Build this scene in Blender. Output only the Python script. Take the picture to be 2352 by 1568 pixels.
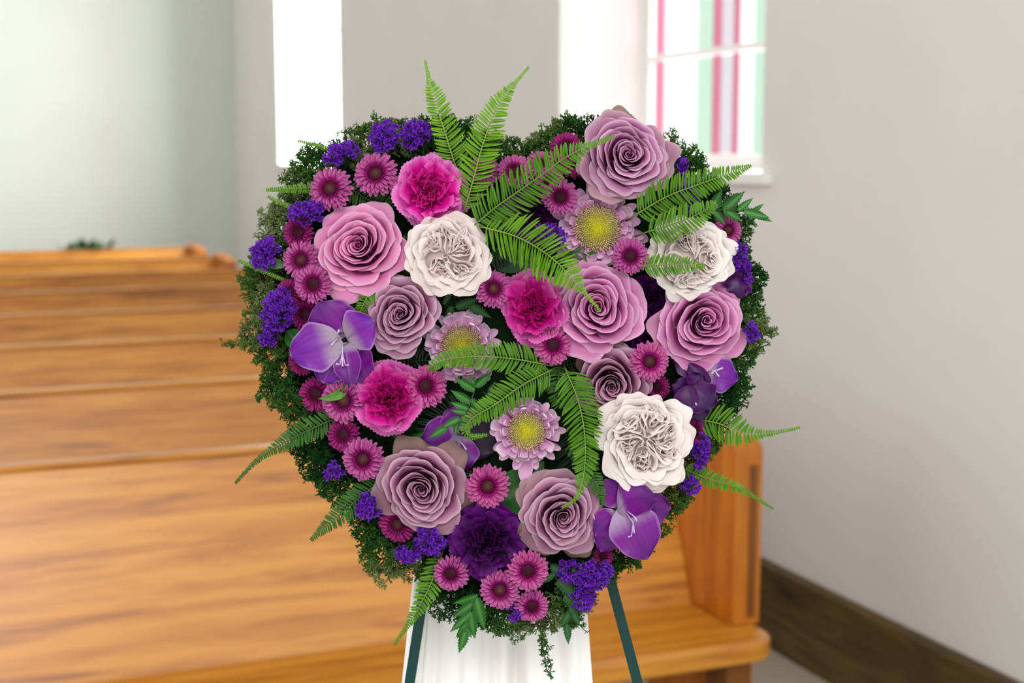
import bpy, math, random
import numpy as np
from mathutils import Vector, Matrix, Euler

for o in list(bpy.data.objects):
    bpy.data.objects.remove(o)
SC = bpy.context.scene
COL = SC.collection
rnd = random.Random(7)
PI = math.pi

# ------------------------------------------------------------------ camera
FPX = 3300.0
PITCH = math.atan(434 / FPX)
YAW = math.radians(22.1)
CAM = Vector((0, 0, 1.62))
FWD = Vector((math.sin(YAW) * math.cos(PITCH), math.cos(YAW) * math.cos(PITCH), -math.sin(PITCH)))
RGT = Vector((math.cos(YAW), -math.sin(YAW), 0))
UPV = RGT.cross(FWD)
cd = bpy.data.cameras.new('camera')
cam = bpy.data.objects.new('camera', cd)
COL.objects.link(cam)
cd.sensor_width = 36
cd.lens = FPX / 2352 * 36
cd.clip_start = 0.05
cam.matrix_world = Matrix((
    (RGT.x, UPV.x, -FWD.x, CAM.x), (RGT.y, UPV.y, -FWD.y, CAM.y), (RGT.z, UPV.z, -FWD.z, CAM.z), (0, 0, 0, 1)))
cd.dof.use_dof = True
cd.dof.focus_distance = 1.235
cd.dof.aperture_fstop = 6.3
SC.camera = cam

# ------------------------------------------------------------------ world, light, exposure
w = bpy.data.worlds.new('world')
SC.world = w
w.use_nodes = True
w.node_tree.nodes['Background'].inputs[0].default_value = (0.99, 1.0, 1.0, 1)
w.node_tree.nodes['Background'].inputs[1].default_value = 1.3


def area(name, loc, to, sx, sy, power, color=(1, 1, 1)):
    l = bpy.data.lights.new(name, 'AREA')
    l.shape = 'RECTANGLE'
    l.size, l.size_y = sx, sy
    l.energy = power
    l.color = color
    o = bpy.data.objects.new(name, l)
    COL.objects.link(o)
    o.location = loc
    o.rotation_euler = (Vector(to) - Vector(loc)).to_track_quat('-Z', 'Y').to_euler()
    return o


# daylight of the two windows in the right wall, and an added key lamp, unseen above and behind the camera
area('daylight_near_window', (3.6, 6.2, 2.6), (0, 4.6, 1.7), 4.2, 3.0, 300, (0.97, 1, 1))
area('daylight_far_window', (3.6, 9.6, 2.6), (0.4, 11.8, 1.9), 2.6, 2.8, 760, (0.93, 1, 0.98))
area('key_light_rear', (-0.5, -2.2, 4.0), (0.4, 1.6, 1.2), 2.4, 1.5, 80, (1, 0.995, 0.985))
SC.view_settings.view_transform = 'Standard'
SC.view_settings.look = 'None'
SC.view_settings.exposure = 0.12
SC.view_settings.gamma = 1
SC.view_settings.use_curve_mapping = False


# ------------------------------------------------------------------ helpers
def lin(c):
    return tuple((x / 255 / 12.92) if x / 255 <= 0.04045 else ((x / 255 + 0.055) / 1.055) ** 2.4 for x in c)


def mixc(a, b, t):
    return tuple(x + (y - x) * t for x, y in zip(a, b))


def new_mat(name):
    m = bpy.data.materials.new(name)
    m.use_nodes = True
    n = m.node_tree.nodes
    return m, n, m.node_tree.links, n['Principled BSDF']


def mat_flat(name, rgb, rough=0.6, spec=0.5, metal=0, noise=0, nscale=8, bump=0, coat=0):
    m, n, L, b = new_mat(name)
    c = lin(rgb)
    b.inputs['Base Color'].default_value = (*c, 1)
    b.inputs['Roughness'].default_value = rough
    b.inputs['Specular IOR Level'].default_value = spec
    b.inputs['Metallic'].default_value = metal
    b.inputs['Coat Weight'].default_value = coat
    if noise or bump:
        tc = n.new('ShaderNodeTexCoord')
        t = n.new('ShaderNodeTexNoise')
        t.inputs['Scale'].default_value = nscale
        t.inputs['Detail'].default_value = 4
        L.new(tc.outputs['Object'], t.inputs['Vector'])
        if noise:
            r = n.new('ShaderNodeValToRGB')
            r.color_ramp.elements[0].position = 0.3
            r.color_ramp.elements[1].position = 0.7
            r.color_ramp.elements[0].color = (*[x * (1 - noise) for x in c], 1)
            r.color_ramp.elements[1].color = (*[min(1, x * (1 + noise)) for x in c], 1)
            L.new(t.outputs['Fac'], r.inputs[0])
            L.new(r.outputs[0], b.inputs['Base Color'])
        if bump:
            bp = n.new('ShaderNodeBump')
            bp.inputs['Strength'].default_value = bump
            bp.inputs['Distance'].default_value = 0.002
            L.new(t.outputs['Fac'], bp.inputs['Height'])
            L.new(bp.outputs[0], b.inputs['Normal'])
    return m


def mat_petal(name, rough=0.55, trans=0.22, vary=0.12, spec=0.3, vein=0.0, vscale=900, bump=0.15, depth=0.86):
    """pigment and painted-in crevice shade come from the colour attribute of the petal, with a little variation per petal"""
    m, n, L, b = new_mat(name)
    at = n.new('ShaderNodeAttribute')
    at.attribute_name = 'Col'
    oi = n.new('ShaderNodeObjectInfo')
    mr = n.new('ShaderNodeMapRange')
    mr.inputs['To Min'].default_value = (1 - vary) * depth
    mr.inputs['To Max'].default_value = (1 + vary) * depth
    L.new(oi.outputs['Random'], mr.inputs['Value'])
    hs = n.new('ShaderNodeHueSaturation')
    L.new(at.outputs['Color'], hs.inputs['Color'])
    hs.inputs['Saturation'].default_value = 1.04
    L.new(mr.outputs[0], hs.inputs['Value'])
    col = hs.outputs[0]
    tc = n.new('ShaderNodeTexCoord')
    t = n.new('ShaderNodeTexNoise')
    t.inputs['Scale'].default_value = vscale
    t.inputs['Detail'].default_value = 3
    L.new(tc.outputs['Object'], t.inputs['Vector'])
    if vein:
        mr2 = n.new('ShaderNodeMapRange')
        mr2.inputs['From Min'].default_value = 0.3
        mr2.inputs['From Max'].default_value = 0.7
        mr2.inputs['To Min'].default_value = 1 - vein
        mr2.inputs['To Max'].default_value = 1 + vein
        L.new(t.outputs['Fac'], mr2.inputs['Value'])
        h2 = n.new('ShaderNodeHueSaturation')
        L.new(col, h2.inputs['Color'])
        L.new(mr2.outputs[0], h2.inputs['Value'])
        col = h2.outputs[0]
    L.new(col, b.inputs['Base Color'])
    b.inputs['Roughness'].default_value = rough
    b.inputs['Specular IOR Level'].default_value = spec
    bp = n.new('ShaderNodeBump')
    bp.inputs['Strength'].default_value = bump
    bp.inputs['Distance'].default_value = 0.0005
    L.new(t.outputs['Fac'], bp.inputs['Height'])
    L.new(bp.outputs[0], b.inputs['Normal'])
    if trans:
        tr = n.new('ShaderNodeBsdfTranslucent')
        L.new(col, tr.inputs['Color'])
        mx = n.new('ShaderNodeMixShader')
        mx.inputs[0].default_value = trans
        L.new(b.outputs[0], mx.inputs[1])
        L.new(tr.outputs[0], mx.inputs[2])
        L.new(mx.outputs[0], n['Material Output'].inputs['Surface'])
    return m


def mat_wood(name, c1, c2, c3, scale=(1.2, 14, 14), rough=0.32, coat=0.3):
    m, n, L, b = new_mat(name)
    tc = n.new('ShaderNodeTexCoord')
    oi = n.new('ShaderNodeObjectInfo')
    ad = n.new('ShaderNodeVectorMath')
    ad.operation = 'MULTIPLY_ADD'
    ad.inputs[1].default_value = (7.3, 5.1, 3.7)
    cmb = n.new('ShaderNodeCombineXYZ')
    for i in range(3):
        L.new(oi.outputs['Random'], cmb.inputs[i])
    L.new(cmb.outputs[0], ad.inputs[0])
    L.new(tc.outputs['Object'], ad.inputs[2])
    mp = n.new('ShaderNodeMapping')
    mp.inputs['Scale'].default_value = scale
    L.new(ad.outputs[0], mp.inputs['Vector'])
    t1 = n.new('ShaderNodeTexNoise')
    t1.inputs['Scale'].default_value = 1.3
    t1.inputs['Detail'].default_value = 5
    t1.inputs['Distortion'].default_value = 1.6
    L.new(mp.outputs[0], t1.inputs['Vector'])
    t2 = n.new('ShaderNodeTexNoise')
    t2.inputs['Scale'].default_value = 6
    t2.inputs['Detail'].default_value = 6
    t2.inputs['Distortion'].default_value = 0.4
    L.new(mp.outputs[0], t2.inputs['Vector'])
    mx = n.new('ShaderNodeMath')
    mx.operation = 'MULTIPLY_ADD'
    mx.inputs[1].default_value = 0.45
    L.new(t2.outputs['Fac'], mx.inputs[0])
    m3 = n.new('ShaderNodeMath')
    m3.operation = 'MULTIPLY'
    m3.inputs[1].default_value = 0.6
    L.new(t1.outputs['Fac'], m3.inputs[0])
    L.new(m3.outputs[0], mx.inputs[2])
    r = n.new('ShaderNodeValToRGB')
    e = r.color_ramp.elements
    e[0].position, e[1].position = 0.36, 0.62
    e[0].color, e[1].color = (*lin(c1), 1), (*lin(c3), 1)
    k = e.new(0.46)
    k.color = (*lin(c2), 1)
    L.new(mx.outputs[0], r.inputs[0])
    L.new(r.outputs[0], b.inputs['Base Color'])
    b.inputs['Roughness'].default_value = rough
    b.inputs['Coat Weight'].default_value = coat
    b.inputs['Coat Roughness'].default_value = 0.3
    return m


def mesh_np(name, V, F, mat=None, col=None, smooth=True):
    me = bpy.data.meshes.new(name)
    V = np.asarray(V, dtype=np.float32)
    if isinstance(F, np.ndarray):
        nf, k = F.shape
        me.vertices.add(len(V))
        me.vertices.foreach_set('co', V.ravel())
        me.loops.add(nf * k)
        me.loops.foreach_set('vertex_index', F.astype(np.int32).ravel())
        me.polygons.add(nf)
        me.polygons.foreach_set('loop_start', np.arange(0, nf * k, k, dtype=np.int32))
        me.update(calc_edges=True)
    else:
        me.from_pydata([tuple(map(float, v)) for v in V], [], F)
        me.update()
    if smooth:
        me.polygons.foreach_set('use_smooth', np.ones(len(me.polygons), dtype=bool))
    if col is not None:
        a = me.color_attributes.new('Col', 'FLOAT_COLOR', 'POINT')
        c = np.ones((len(V), 4), dtype=np.float32)
        c[:, :3] = col
        a.data.foreach_set('color', c.ravel())
    if mat:
        me.materials.append(mat)
    return me


def grid_faces(nu, nv):
    """(nv) rows of (nu) points"""
    i = np.arange(nu - 1)[None, :] + nu * np.arange(nv - 1)[:, None]
    i = i.ravel()
    return np.stack([i, i + 1, i + nu + 1, i + nu], 1)


def link(name, me, parent=None, mw=None):
    o = bpy.data.objects.new(name, me)
    COL.objects.link(o)
    if parent is not None:
        o.parent = parent
    if mw is not None:
        o.matrix_basis = mw
    return o


def thing(name, label, cat, mw=None, group=None, kind=None, me=None):
    o = bpy.data.objects.new(name, me)
    COL.objects.link(o)
    if me is None:
        o.empty_display_size = 0.02
    if mw is not None:
        o.matrix_basis = mw
    if label:
        o['label'] = label
    if cat:
        o['category'] = cat
    if group:
        o['group'] = group
    if kind:
        o['kind'] = kind
    return o


class MB:
    def __init__(s):
        s.v, s.f = [], []

    def box(s, x0, x1, y0, y1, z0, z1):
        b = len(s.v)
        s.v += [(x, y, z) for z in (z0, z1) for y in (y0, y1) for x in (x0, x1)]
        s.f += [tuple(b + i for i in q) for q in ((0, 2, 3, 1), (4, 5, 7, 6), (0, 1, 5, 4), (2, 6, 7, 3), (0, 4, 6, 2), (1, 3, 7, 5))]
        return s

    def prism(s, poly, axis, a0, a1):
        """polygon in the two other axes, extruded along axis 0/1/2"""
        b = len(s.v)
        n = len(poly)
        for a in (a0, a1):
            for p in poly:
                q = list(p)
                q.insert(axis, a)
                s.v.append(tuple(q))
        s.f.append(tuple(range(b + n - 1, b - 1, -1)))
        s.f.append(tuple(range(b + n, b + 2 * n)))
        for i in range(n):
            j = (i + 1) % n
            s.f.append((b + i, b + j, b + n + j, b + n + i))
        return s

    def tube(s, pts, rads, k=8, caps=True):
        pts = [Vector(p) for p in pts]
        if not hasattr(rads, '__len__'):
            rads = [rads] * len(pts)
        b = len(s.v)
        ref = None
        for i, p in enumerate(pts):
            t = (pts[min(i + 1, len(pts) - 1)] - pts[max(i - 1, 0)]).normalized()
            if ref is None:
                ref = t.orthogonal().normalized()
            ref = (ref - t * ref.dot(t)).normalized()
            q = t.cross(ref)
            for j in range(k):
                a = 2 * PI * j / k
                s.v.append(tuple(p + (ref * math.cos(a) + q * math.sin(a)) * rads[i]))
        for i in range(len(pts) - 1):
            for j in range(k):
                s.f.append((b + i * k + j, b + i * k + (j + 1) % k, b + (i + 1) * k + (j + 1) % k, b + (i + 1) * k + j))
        if caps:
            s.f.append(tuple(b + j for j in range(k - 1, -1, -1)))
            s.f.append(tuple(b + (len(pts) - 1) * k + j for j in range(k)))
        return s

    def mesh(s, name, mat, smooth=False, col=None):
        me = mesh_np(name, s.v, s.f, mat, col if col is None else np.tile(col, (len(s.v), 1)), smooth)
        return me


def bevel(o, wd, seg=2):
    m = o.modifiers.new('bevel', 'BEVEL')
    m.width = wd
    m.segments = seg
    m.limit_method = 'ANGLE'
    m.harden_normals = False
    return o


# ------------------------------------------------------------------ materials
M_wall = mat_flat('painted_plaster', (222, 221, 218), 0.75, 0.25, noise=0.02, nscale=2, bump=0.15)
M_wall_far = mat_flat('painted_plaster_far', (214, 220, 214), 0.75, 0.25, noise=0.02, nscale=2)
M_white = mat_flat('white_gloss_paint', (238, 238, 236), 0.4)
M_carpet = mat_flat('carpet', (178, 168, 152), 0.95, 0.1, noise=0.12, nscale=160, bump=0.6)
M_base = mat_wood('dark_stained_wood', (44, 34, 10), (70, 54, 18), (98, 76, 30), (10, 1.2, 10), 0.4, 0.1)
M_wood = mat_wood('oak_pew', (140, 80, 10), (190, 118, 20), (216, 148, 46), (0.7, 9, 9), 0.4, 0.7)
M_wood_end = mat_wood('oak_pew_end', (140, 74, 6), (178, 98, 8), (192, 114, 18), (12, 12, 1.1), 0.42, 0.2)
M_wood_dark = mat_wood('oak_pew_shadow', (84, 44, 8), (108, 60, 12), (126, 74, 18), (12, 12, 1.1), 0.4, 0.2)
M_green_metal = mat_flat('green_enamel', (0, 54, 50), 0.4, 0.25, coat=0.0)
M_cloth = mat_flat('white_satin', (244, 243, 240), 0.6, 0.3)
M_foam = mat_flat('foam', (16, 34, 16), 0.95, 0.1, noise=0.3, nscale=60)
M_petal = mat_petal('petal')
M_petal_w = mat_petal('petal_white', 0.55, 0.25, 0.05, 0.3, depth=0.93)
M_carn = mat_petal('petal_carnation', 0.6, 0.2, 0.1, 0.25, vein=0.06, vscale=400)
M_glad = mat_petal('petal_gladiolus', 0.42, 0.2, 0.06, 0.35, vein=0.08, vscale=500, bump=0.2)
M_leaf = mat_petal('leaf', 0.42, 0.2, 0.18, 0.4, vein=0.08, vscale=300)
M_gloss_leaf = mat_petal('glossy_leaf', 0.42, 0.08, 0.15, 0.3, vein=0.12, vscale=240)
M_moss = mat_petal('moss', 0.85, 0.1, 0.0, 0.15, vein=0.15, vscale=200)

# ------------------------------------------------------------------ the room
XW = 2.524      # face of the right wall
YF = 12.6       # face of the far wall
XG = 2.95       # plane of the glass
WIN = [(4.055, 5.676, 1.553, 3.35), (9.2, 10.96, 1.53, 3.35)]
ZC = 4.6
mb = MB()
ys = -1.5
for (a, b_, z0, z1) in WIN:
    mb.box(XW, XW + 0.5, ys, a, 0, ZC)
    mb.box(XW, XW + 0.5, a, b_, 0, z0)
    mb.box(XW, XW + 0.5, a, b_, z1, ZC)
    ys = b_
mb.box(XW, XW + 0.5, ys, YF, 0, ZC)
thing('wall_right', None, None, kind='structure', me=mb.mesh('wall_right', M_wall))
thing('wall_far', None, None, kind='structure', me=MB().box(-4.2, XW + 0.5, YF, YF + 0.3, 0, ZC).mesh('wall_far', M_wall_far))
thing('ceiling', None, None, kind='structure', me=MB().box(-4.2, XW + 0.5, -1.5, YF + 0.3, ZC, ZC + 0.1).mesh('ceiling', M_wall))
thing('floor', None, None, kind='structure', me=MB().box(-4.2, XW + 0.5, -1.5, YF + 0.3, -0.1, 0).mesh('floor', M_carpet))
bb = MB().prism([(XW - 0.022, 0), (XW, 0), (XW, 0.284), (XW - 0.012, 0.284), (XW - 0.022, 0.268)], 1, -1.5, YF - 0.0)
bb.v = [(v[0], v[1], v[2]) for v in bb.v]
thing('baseboard_right', None, None, kind='structure', me=bb.mesh('baseboard_right', M_base))
thing('baseboard_far', None, None, kind='structure',
      me=MB().box(-4.2, XW - 0.022, YF - 0.022, YF, 0, 0.284).mesh('baseboard_far', M_base))


def mat_glass(name, rgb):
    m, n, L, b = new_mat(name)
    t = n.new('ShaderNodeBsdfTransparent')
    t.inputs[0].default_value = (*rgb, 1)
    g = n.new('ShaderNodeBsdfGlossy')
    g.inputs['Roughness'].default_value = 0.05
    mx = n.new('ShaderNodeMixShader')
    mx.inputs[0].default_value = 0.06
    L.new(t.outputs[0], mx.inputs[1])
    L.new(g.outputs[0], mx.inputs[2])
    L.new(mx.outputs[0], n['Material Output'].inputs['Surface'])
    return m


G_clear = mat_glass('clear_glass', (1, 1, 1))
G_pink = mat_glass('pink_glass', (0.76, 0.40, 0.50))
G_green = mat_glass('green_glass', (0.70, 0.82, 0.73))
G_grey = mat_glass('milky_glass', (0.78, 0.76, 0.78))


def build_window(n, y0, y1, z0, z1, strips):
    """strips: list of (ya, yb, glass) running from far to near"""
    root = thing('window_%d' % n, None, None, Matrix.Translation((XG, (y0 + y1) / 2, z0)), kind='structure')
    yc = (y0 + y1) / 2
    f = MB()
    fw = 0.035
    f.box(-0.02, 0.045, y0 - yc, y0 - yc + fw, 0, z1 - z0)
    f.box(-0.02, 0.045, y1 - yc - fw, y1 - yc, 0, z1 - z0)
    f.box(-0.02, 0.045, y0 - yc, y1 - yc, 0, 0.06)
    f.box(-0.02, 0.045, y0 - yc, y1 - yc, z1 - z0 - 0.05, z1 - z0)
    bevel(link('frame', f.mesh('window_frame', M_white), root), 0.004)
    zm = 2.02 - z0
    cols = sorted({round(s[0], 3) for s in strips if s[3]} | {round(s[1], 3) for s in strips if s[4]})
    for yy in cols:
        link('muntin', MB().box(-0.012, 0.03, yy - 0.009 - yc, yy + 0.009 - yc, 0.06, z1 - z0 - 0.05).mesh('muntin', M_white), root)
    for zz in (zm, zm + 0.52, zm + 1.04):
        if zz < z1 - z0 - 0.1:
            link('glazing_bar', MB().box(-0.015, 0.03, y0 - yc + fw, y1 - yc - fw, zz - 0.014, zz + 0.014).mesh('bar', M_white), root)
    zs = [0.06, zm, zm + 0.52, zm + 1.04, z1 - z0 - 0.05]
    for (ya, yb, g, _, _) in strips:
        for i in range(len(zs) - 1):
            if zs[i + 1] <= zs[i]:
                continue
            link('pane', MB().box(0.0, 0.006, min(ya, yb) - yc, max(ya, yb) - yc, zs[i], zs[i + 1]).mesh('pane', g), root)
    return root


def ycol(px):
    """where the sight line of that column meets the glass plane"""
    az = YAW + math.atan((px - 1176) / (FPX / math.cos(PITCH)))
    return XG / math.tan(az)


def strips_from(px_list, y0, y1):
    out = []
    for (a, b_, g) in px_list:
        out.append((ycol(a), ycol(b_), g, False, False))
    yn = out[-1][1]
    # the hidden near part of the window repeats the margin pattern
    w_ = (yn - y0 - 0.03)
    out.append((yn, yn - w_ * 0.25, G_pink, False, False))
    out.append((yn - w_ * 0.25, y0 + 0.03, G_clear, False, False))
    return out


s1 = strips_from([(1503, 1522, G_pink), (1522, 1598, G_clear), (1598, 1633, G_green), (1633, 1651, G_pink),
                  (1651, 1680, G_grey), (1680, 1693, G_pink), (1693, 1728, G_clear), (1728, 1764, G_green)], WIN[0][0], WIN[0][1])
s1.insert(0, (WIN[0][1] - 0.03, s1[0][0], G_clear, False, False))
w1 = build_window(1, *WIN[0], s1)
y0, y1 = WIN[1][0], WIN[1][1]
s2 = [(y1 - 0.03, y1 - 0.10, G_clear, 0, 0), (y1 - 0.10, y1 - 0.22, G_green, 0, 0), (y1 - 0.22, y1 - 0.7, G_clear, 0, 0),
      (y1 - 0.7, y1 - 0.8, G_pink, 0, 0), (y1 - 0.8, y1 - 1.0, G_grey, 0, 0), (y1 - 1.0, y1 - 1.1, G_pink, 0, 0),
      (y1 - 1.1, y0 + 0.15, G_clear, 0, 0), (y0 + 0.15, y0 + 0.03, G_green, 0, 0)]
w2 = build_window(2, *WIN[1], s2)
for i, (a, b_, z0, z1) in enumerate(WIN):
    s = MB().box(XW - 0.035, XW, a - 0.06, b_ + 0.06, z0 - 0.035, z0 + 0.002)
    s.box(XW, XG + 0.04, a, b_, z0, z0 + 0.002)
    o = thing('trim_%d' % (i + 1), None, None, kind='structure', me=s.mesh('sill', M_white if i == 0 else M_wall))
    bevel(o, 0.004)


# ------------------------------------------------------------------ pews
def pew_parts():
    L = 3.2
    top_y, top_z, bot_y = 0.0, 0.90, -0.20
    T = 0.06
    m = {}
    # leaning back panel: front face from (bot_y,.45) to (top_y,.87)
    m['backrest'] = MB().prism([(bot_y - 0.005, 0.44), (top_y - 0.02, 0.893), (top_y + 0.005, 0.893), (bot_y + 0.025, 0.30), (bot_y + 0.0, 0.30)], 0, -L + T, -T).mesh('pew_back', M_wood)
    m['top_rail'] = MB().prism([(top_y - 0.026, 0.893), (top_y - 0.026, 0.900), (top_y - 0.020, 0.905), (top_y + 0.02, 0.905), (top_y + 0.026, 0.900), (top_y + 0.026, 0.893)], 0, -L + T, -T).mesh('pew_rail', M_wood)
    seat = MB()
    # seat with a rounded front corner at its right end
    pts = [(-0.045 - 0.0, bot_y + 0.0)]
    fy = -0.53
    r = 0.07
    pts = [(-L + 0.0, bot_y), (-L + 0.0, fy)]
    for a in range(0, 91, 15):
        pts.append((0.0 - r + r * math.sin(math.radians(a)), fy + r - r * math.cos(math.radians(a))))
    pts += [(0.0, -0.36), (-T, -0.36), (-T, bot_y)]
    pts = [(x, y) for x, y in pts]
    seat.prism(pts, 2, 0.393, 0.45)
    m['seat'] = seat.mesh('pew_seat', M_wood)
    m['end'] = MB().prism([(-0.405, 0.0), (-0.405, 0.885), (-0.39, 0.90), (-0.05, 0.912), (0.05, 0.912), (0.05, 0.0)], 0, -T, 0.0).mesh('pew_end', M_wood_end)
    m['cap'] = MB().prism([(-0.42, 0.45), (-0.42, 0.89), (-0.396, 0.914), (-0.05, 0.926), (0.056, 0.926), (0.056, 0.912), (-0.05, 0.912), (-0.39, 0.90), (-0.405, 0.885), (-0.405, 0.45)], 0, -T - 0.006, 0.006).mesh('pew_end_cap', M_wood_end)
    m['recess_shade'] = MB().box(-T + 0.030, -T + 0.050, -0.423, -0.415, 0.47, 0.85).mesh('pew_recess_shade', M_wood_dark)  # dark strip on the flat front, standing in for shade in a recess
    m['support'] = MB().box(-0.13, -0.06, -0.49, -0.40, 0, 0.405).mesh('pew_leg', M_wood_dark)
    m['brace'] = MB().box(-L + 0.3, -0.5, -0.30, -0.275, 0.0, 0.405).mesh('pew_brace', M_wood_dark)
    return m


PM = pew_parts()
words = ['front pew, showing its whole leaning back and seat', 'second pew from the front', 'third pew from the front',
         'fourth pew from the front', 'fifth pew from the front', 'sixth pew from the front',
         'second to last pew toward the far wall', 'rearmost pew, with green sprigs on its top']
for k in range(8):
    root = thing('pew', 'honey oak ' + words[k], 'pew', Matrix.Translation((1.868, 3.40 + 1.075 * k, 0)) @ Matrix.Scale(1.012, 4), group='rows of oak pews')
    for nm in ('backrest', 'top_rail', 'seat'):
        o = link(nm, PM[nm], root)
        bevel(o, 0.006 if nm != 'seat' else 0.015, 2 if nm != 'seat' else 4)
    for x in (0, -3.2 + 0.06):
        ep = link('end_panel', PM['end'], root, Matrix.Translation((x, 0, 0)))
        bevel(ep, 0.008)
        o = link('end_cap', PM['cap'], ep)
        bevel(o, 0.004)
        link('leg', PM['support'], root, Matrix.Translation((x, 0, 0)))
        link('recess_shade', PM['recess_shade'], ep)['label'] = 'dark strip painted as recess shade'
    link('seat_support', PM['brace'], root)

# ------------------------------------------------------------------ the frame the heart lives in: a plane 1.25 m off, square to the sight line
D = 1.25
K = D / FPX
ORG = CAM + FWD * D
H = Matrix(((RGT.x, UPV.x, -FWD.x, ORG.x), (RGT.y, UPV.y, -FWD.y, ORG.y), (RGT.z, UPV.z, -FWD.z, ORG.z), (0, 0, 0, 1)))


def lp(px, py, w=0.0):
    s = (D - w) / FPX
    return Vector(((px - 1176) * s, (784 - py) * s, w))


def frame_at(px, py, w, tilt=(0, 0), spin=0, scale=1.0):
    """tilt = lean of the flower's face to the right / up, in degrees"""
    n = Vector((math.sin(math.radians(tilt[0])), math.sin(math.radians(tilt[1])), 1)).normalized()
    q = Vector((0, 0, 1)).rotation_difference(n).to_matrix().to_4x4()
    return H @ Matrix.Translation(lp(px, py, w)) @ q @ Matrix.Rotation(math.radians(spin), 4, 'Z') @ Matrix.Scale(scale, 4)


def dome_tilt(px, py, amt=16):
    return ((px - 1165) / 600 * amt, -(py - 800) / 620 * amt)


def stem(parent, length, r=0.003, col=(70, 110, 50)):
    c = np.array(lin(col))
    link('stem', MB().tube([(0, 0, -0.012), (0, 0, -length)], [r, r * 0.8], 8).mesh('stem', M_leaf, True, c), parent)


def colarr(fn, T, S):
    out = np.zeros((T.size, 3), dtype=np.float32)
    for i, (t, s) in enumerate(zip(T.ravel(), S.ravel())):
        out[i] = fn(t, s)
    return out


def lerp(a, b_, t):
    return a + (b_ - a) * t


# ------------------------------------------------------------------ roses
def rose_petal(R, q, phi, pal, rg, pointed, ztop=None, wave=1.0, cup=1.0, nu=25, nv=12, brown=0.0, warp=(0, 0, 0, 0, 0)):
    U, V = np.meshgrid(np.linspace(-1, 1, nu), np.linspace(0, 1, nv))
    half = math.radians(lerp(112, 50, min(1, q * 1.15))) * rg.uniform(0.9, 1.12)
    rr = R * (0.035 + 0.965 * q ** 1.0) * (1 + rg.uniform(-0.05, 0.05) * min(1, q * 3))
    top = ztop if ztop is not None else R * (0.26 - 0.42 * q ** 1.9 + 0.07 * math.sin(q * 5.5) - 0.05 * (1 - q) ** 6)
    top += R * rg.uniform(-0.03, 0.03)
    base = -R * lerp(0.0, 0.52, min(1, (q + 0.02) * 1.5) ** 0.8)
    V0 = V
    V = V * (1 - 0.55 * np.abs(U) ** 4.5)
    e = lerp(0.10, 0.50, q ** 1.3) * cup
    prof = 0.10 + 0.90 * V ** e
    sp = lerp(0.24, 0.09, q)
    rad = rr * prof * (1 + sp * U)
    tipf = np.exp(-(np.abs(U) / 0.2) ** 1.4)
    rad = rad + rr * pointed * tipf * V ** 4 * 0.15
    z = base + (top - base) * V ** lerp(0.9, 1.15, q)
    edge = np.clip((V - 0.78) / 0.22, 0, 1)
    curl = lerp(0.02, 0.17, q) * R * rg.uniform(0.5, 1.3)
    rad = rad + curl * (edge ** 1.3 - 0.45)
    z = z - curl * 0.85 * edge ** 2.4
    z = z - R * lerp(0.02, 0.12, q) * np.abs(U) ** 3 * V
    p1, p2, p3 = rg.uniform(0, 6.3), rg.uniform(0, 6.3), rg.uniform(0, 6.3)
    rad = rad + rr * 0.034 * wave * np.sin(U * 4.5 + p1) * V ** 2 + rr * 0.016 * wave * np.sin(U * 11 + p2) * V ** 3
    z = z + R * 0.018 * wave * np.sin(U * 6 + p3) * V ** 2 * (0.4 + q)
    # the petal's free flank rolls back
    roll = np.clip((U - 0.55) / 0.45, 0, 1) ** 2 * V ** 2
    rad = rad + rr * 0.07 * roll * (0.3 + q)
    z = z - R * 0.05 * roll * q
    a = phi + U * half * (1 - 0.12 * V ** 3)
    wq = warp[0] * (1.9 - 1.2 * q)
    rad = rad * (1 + wq * np.sin(2 * a + warp[1]) + wq * 0.6 * np.sin(3 * a + warp[2]))
    P = np.stack([rad * np.cos(a) + warp[3] * R * (1 - q), rad * np.sin(a) + warp[4] * R * (1 - q), z], -1).reshape(-1, 3)
    V = V0

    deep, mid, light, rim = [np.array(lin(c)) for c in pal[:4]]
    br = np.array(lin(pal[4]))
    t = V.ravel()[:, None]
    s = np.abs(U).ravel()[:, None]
    c = deep + (mid - deep) * np.clip((t - 0.15) / 0.55, 0, 1)  # deeper tone at the petal base, also painting shade into the crevices
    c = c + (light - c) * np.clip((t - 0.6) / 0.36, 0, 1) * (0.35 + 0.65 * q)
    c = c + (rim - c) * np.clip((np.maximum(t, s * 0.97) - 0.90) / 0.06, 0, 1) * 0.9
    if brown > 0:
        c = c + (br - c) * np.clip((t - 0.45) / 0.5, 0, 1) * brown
    return mesh_np('rose_petal', P, grid_faces(nu, nv), M_petal, c)


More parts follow.
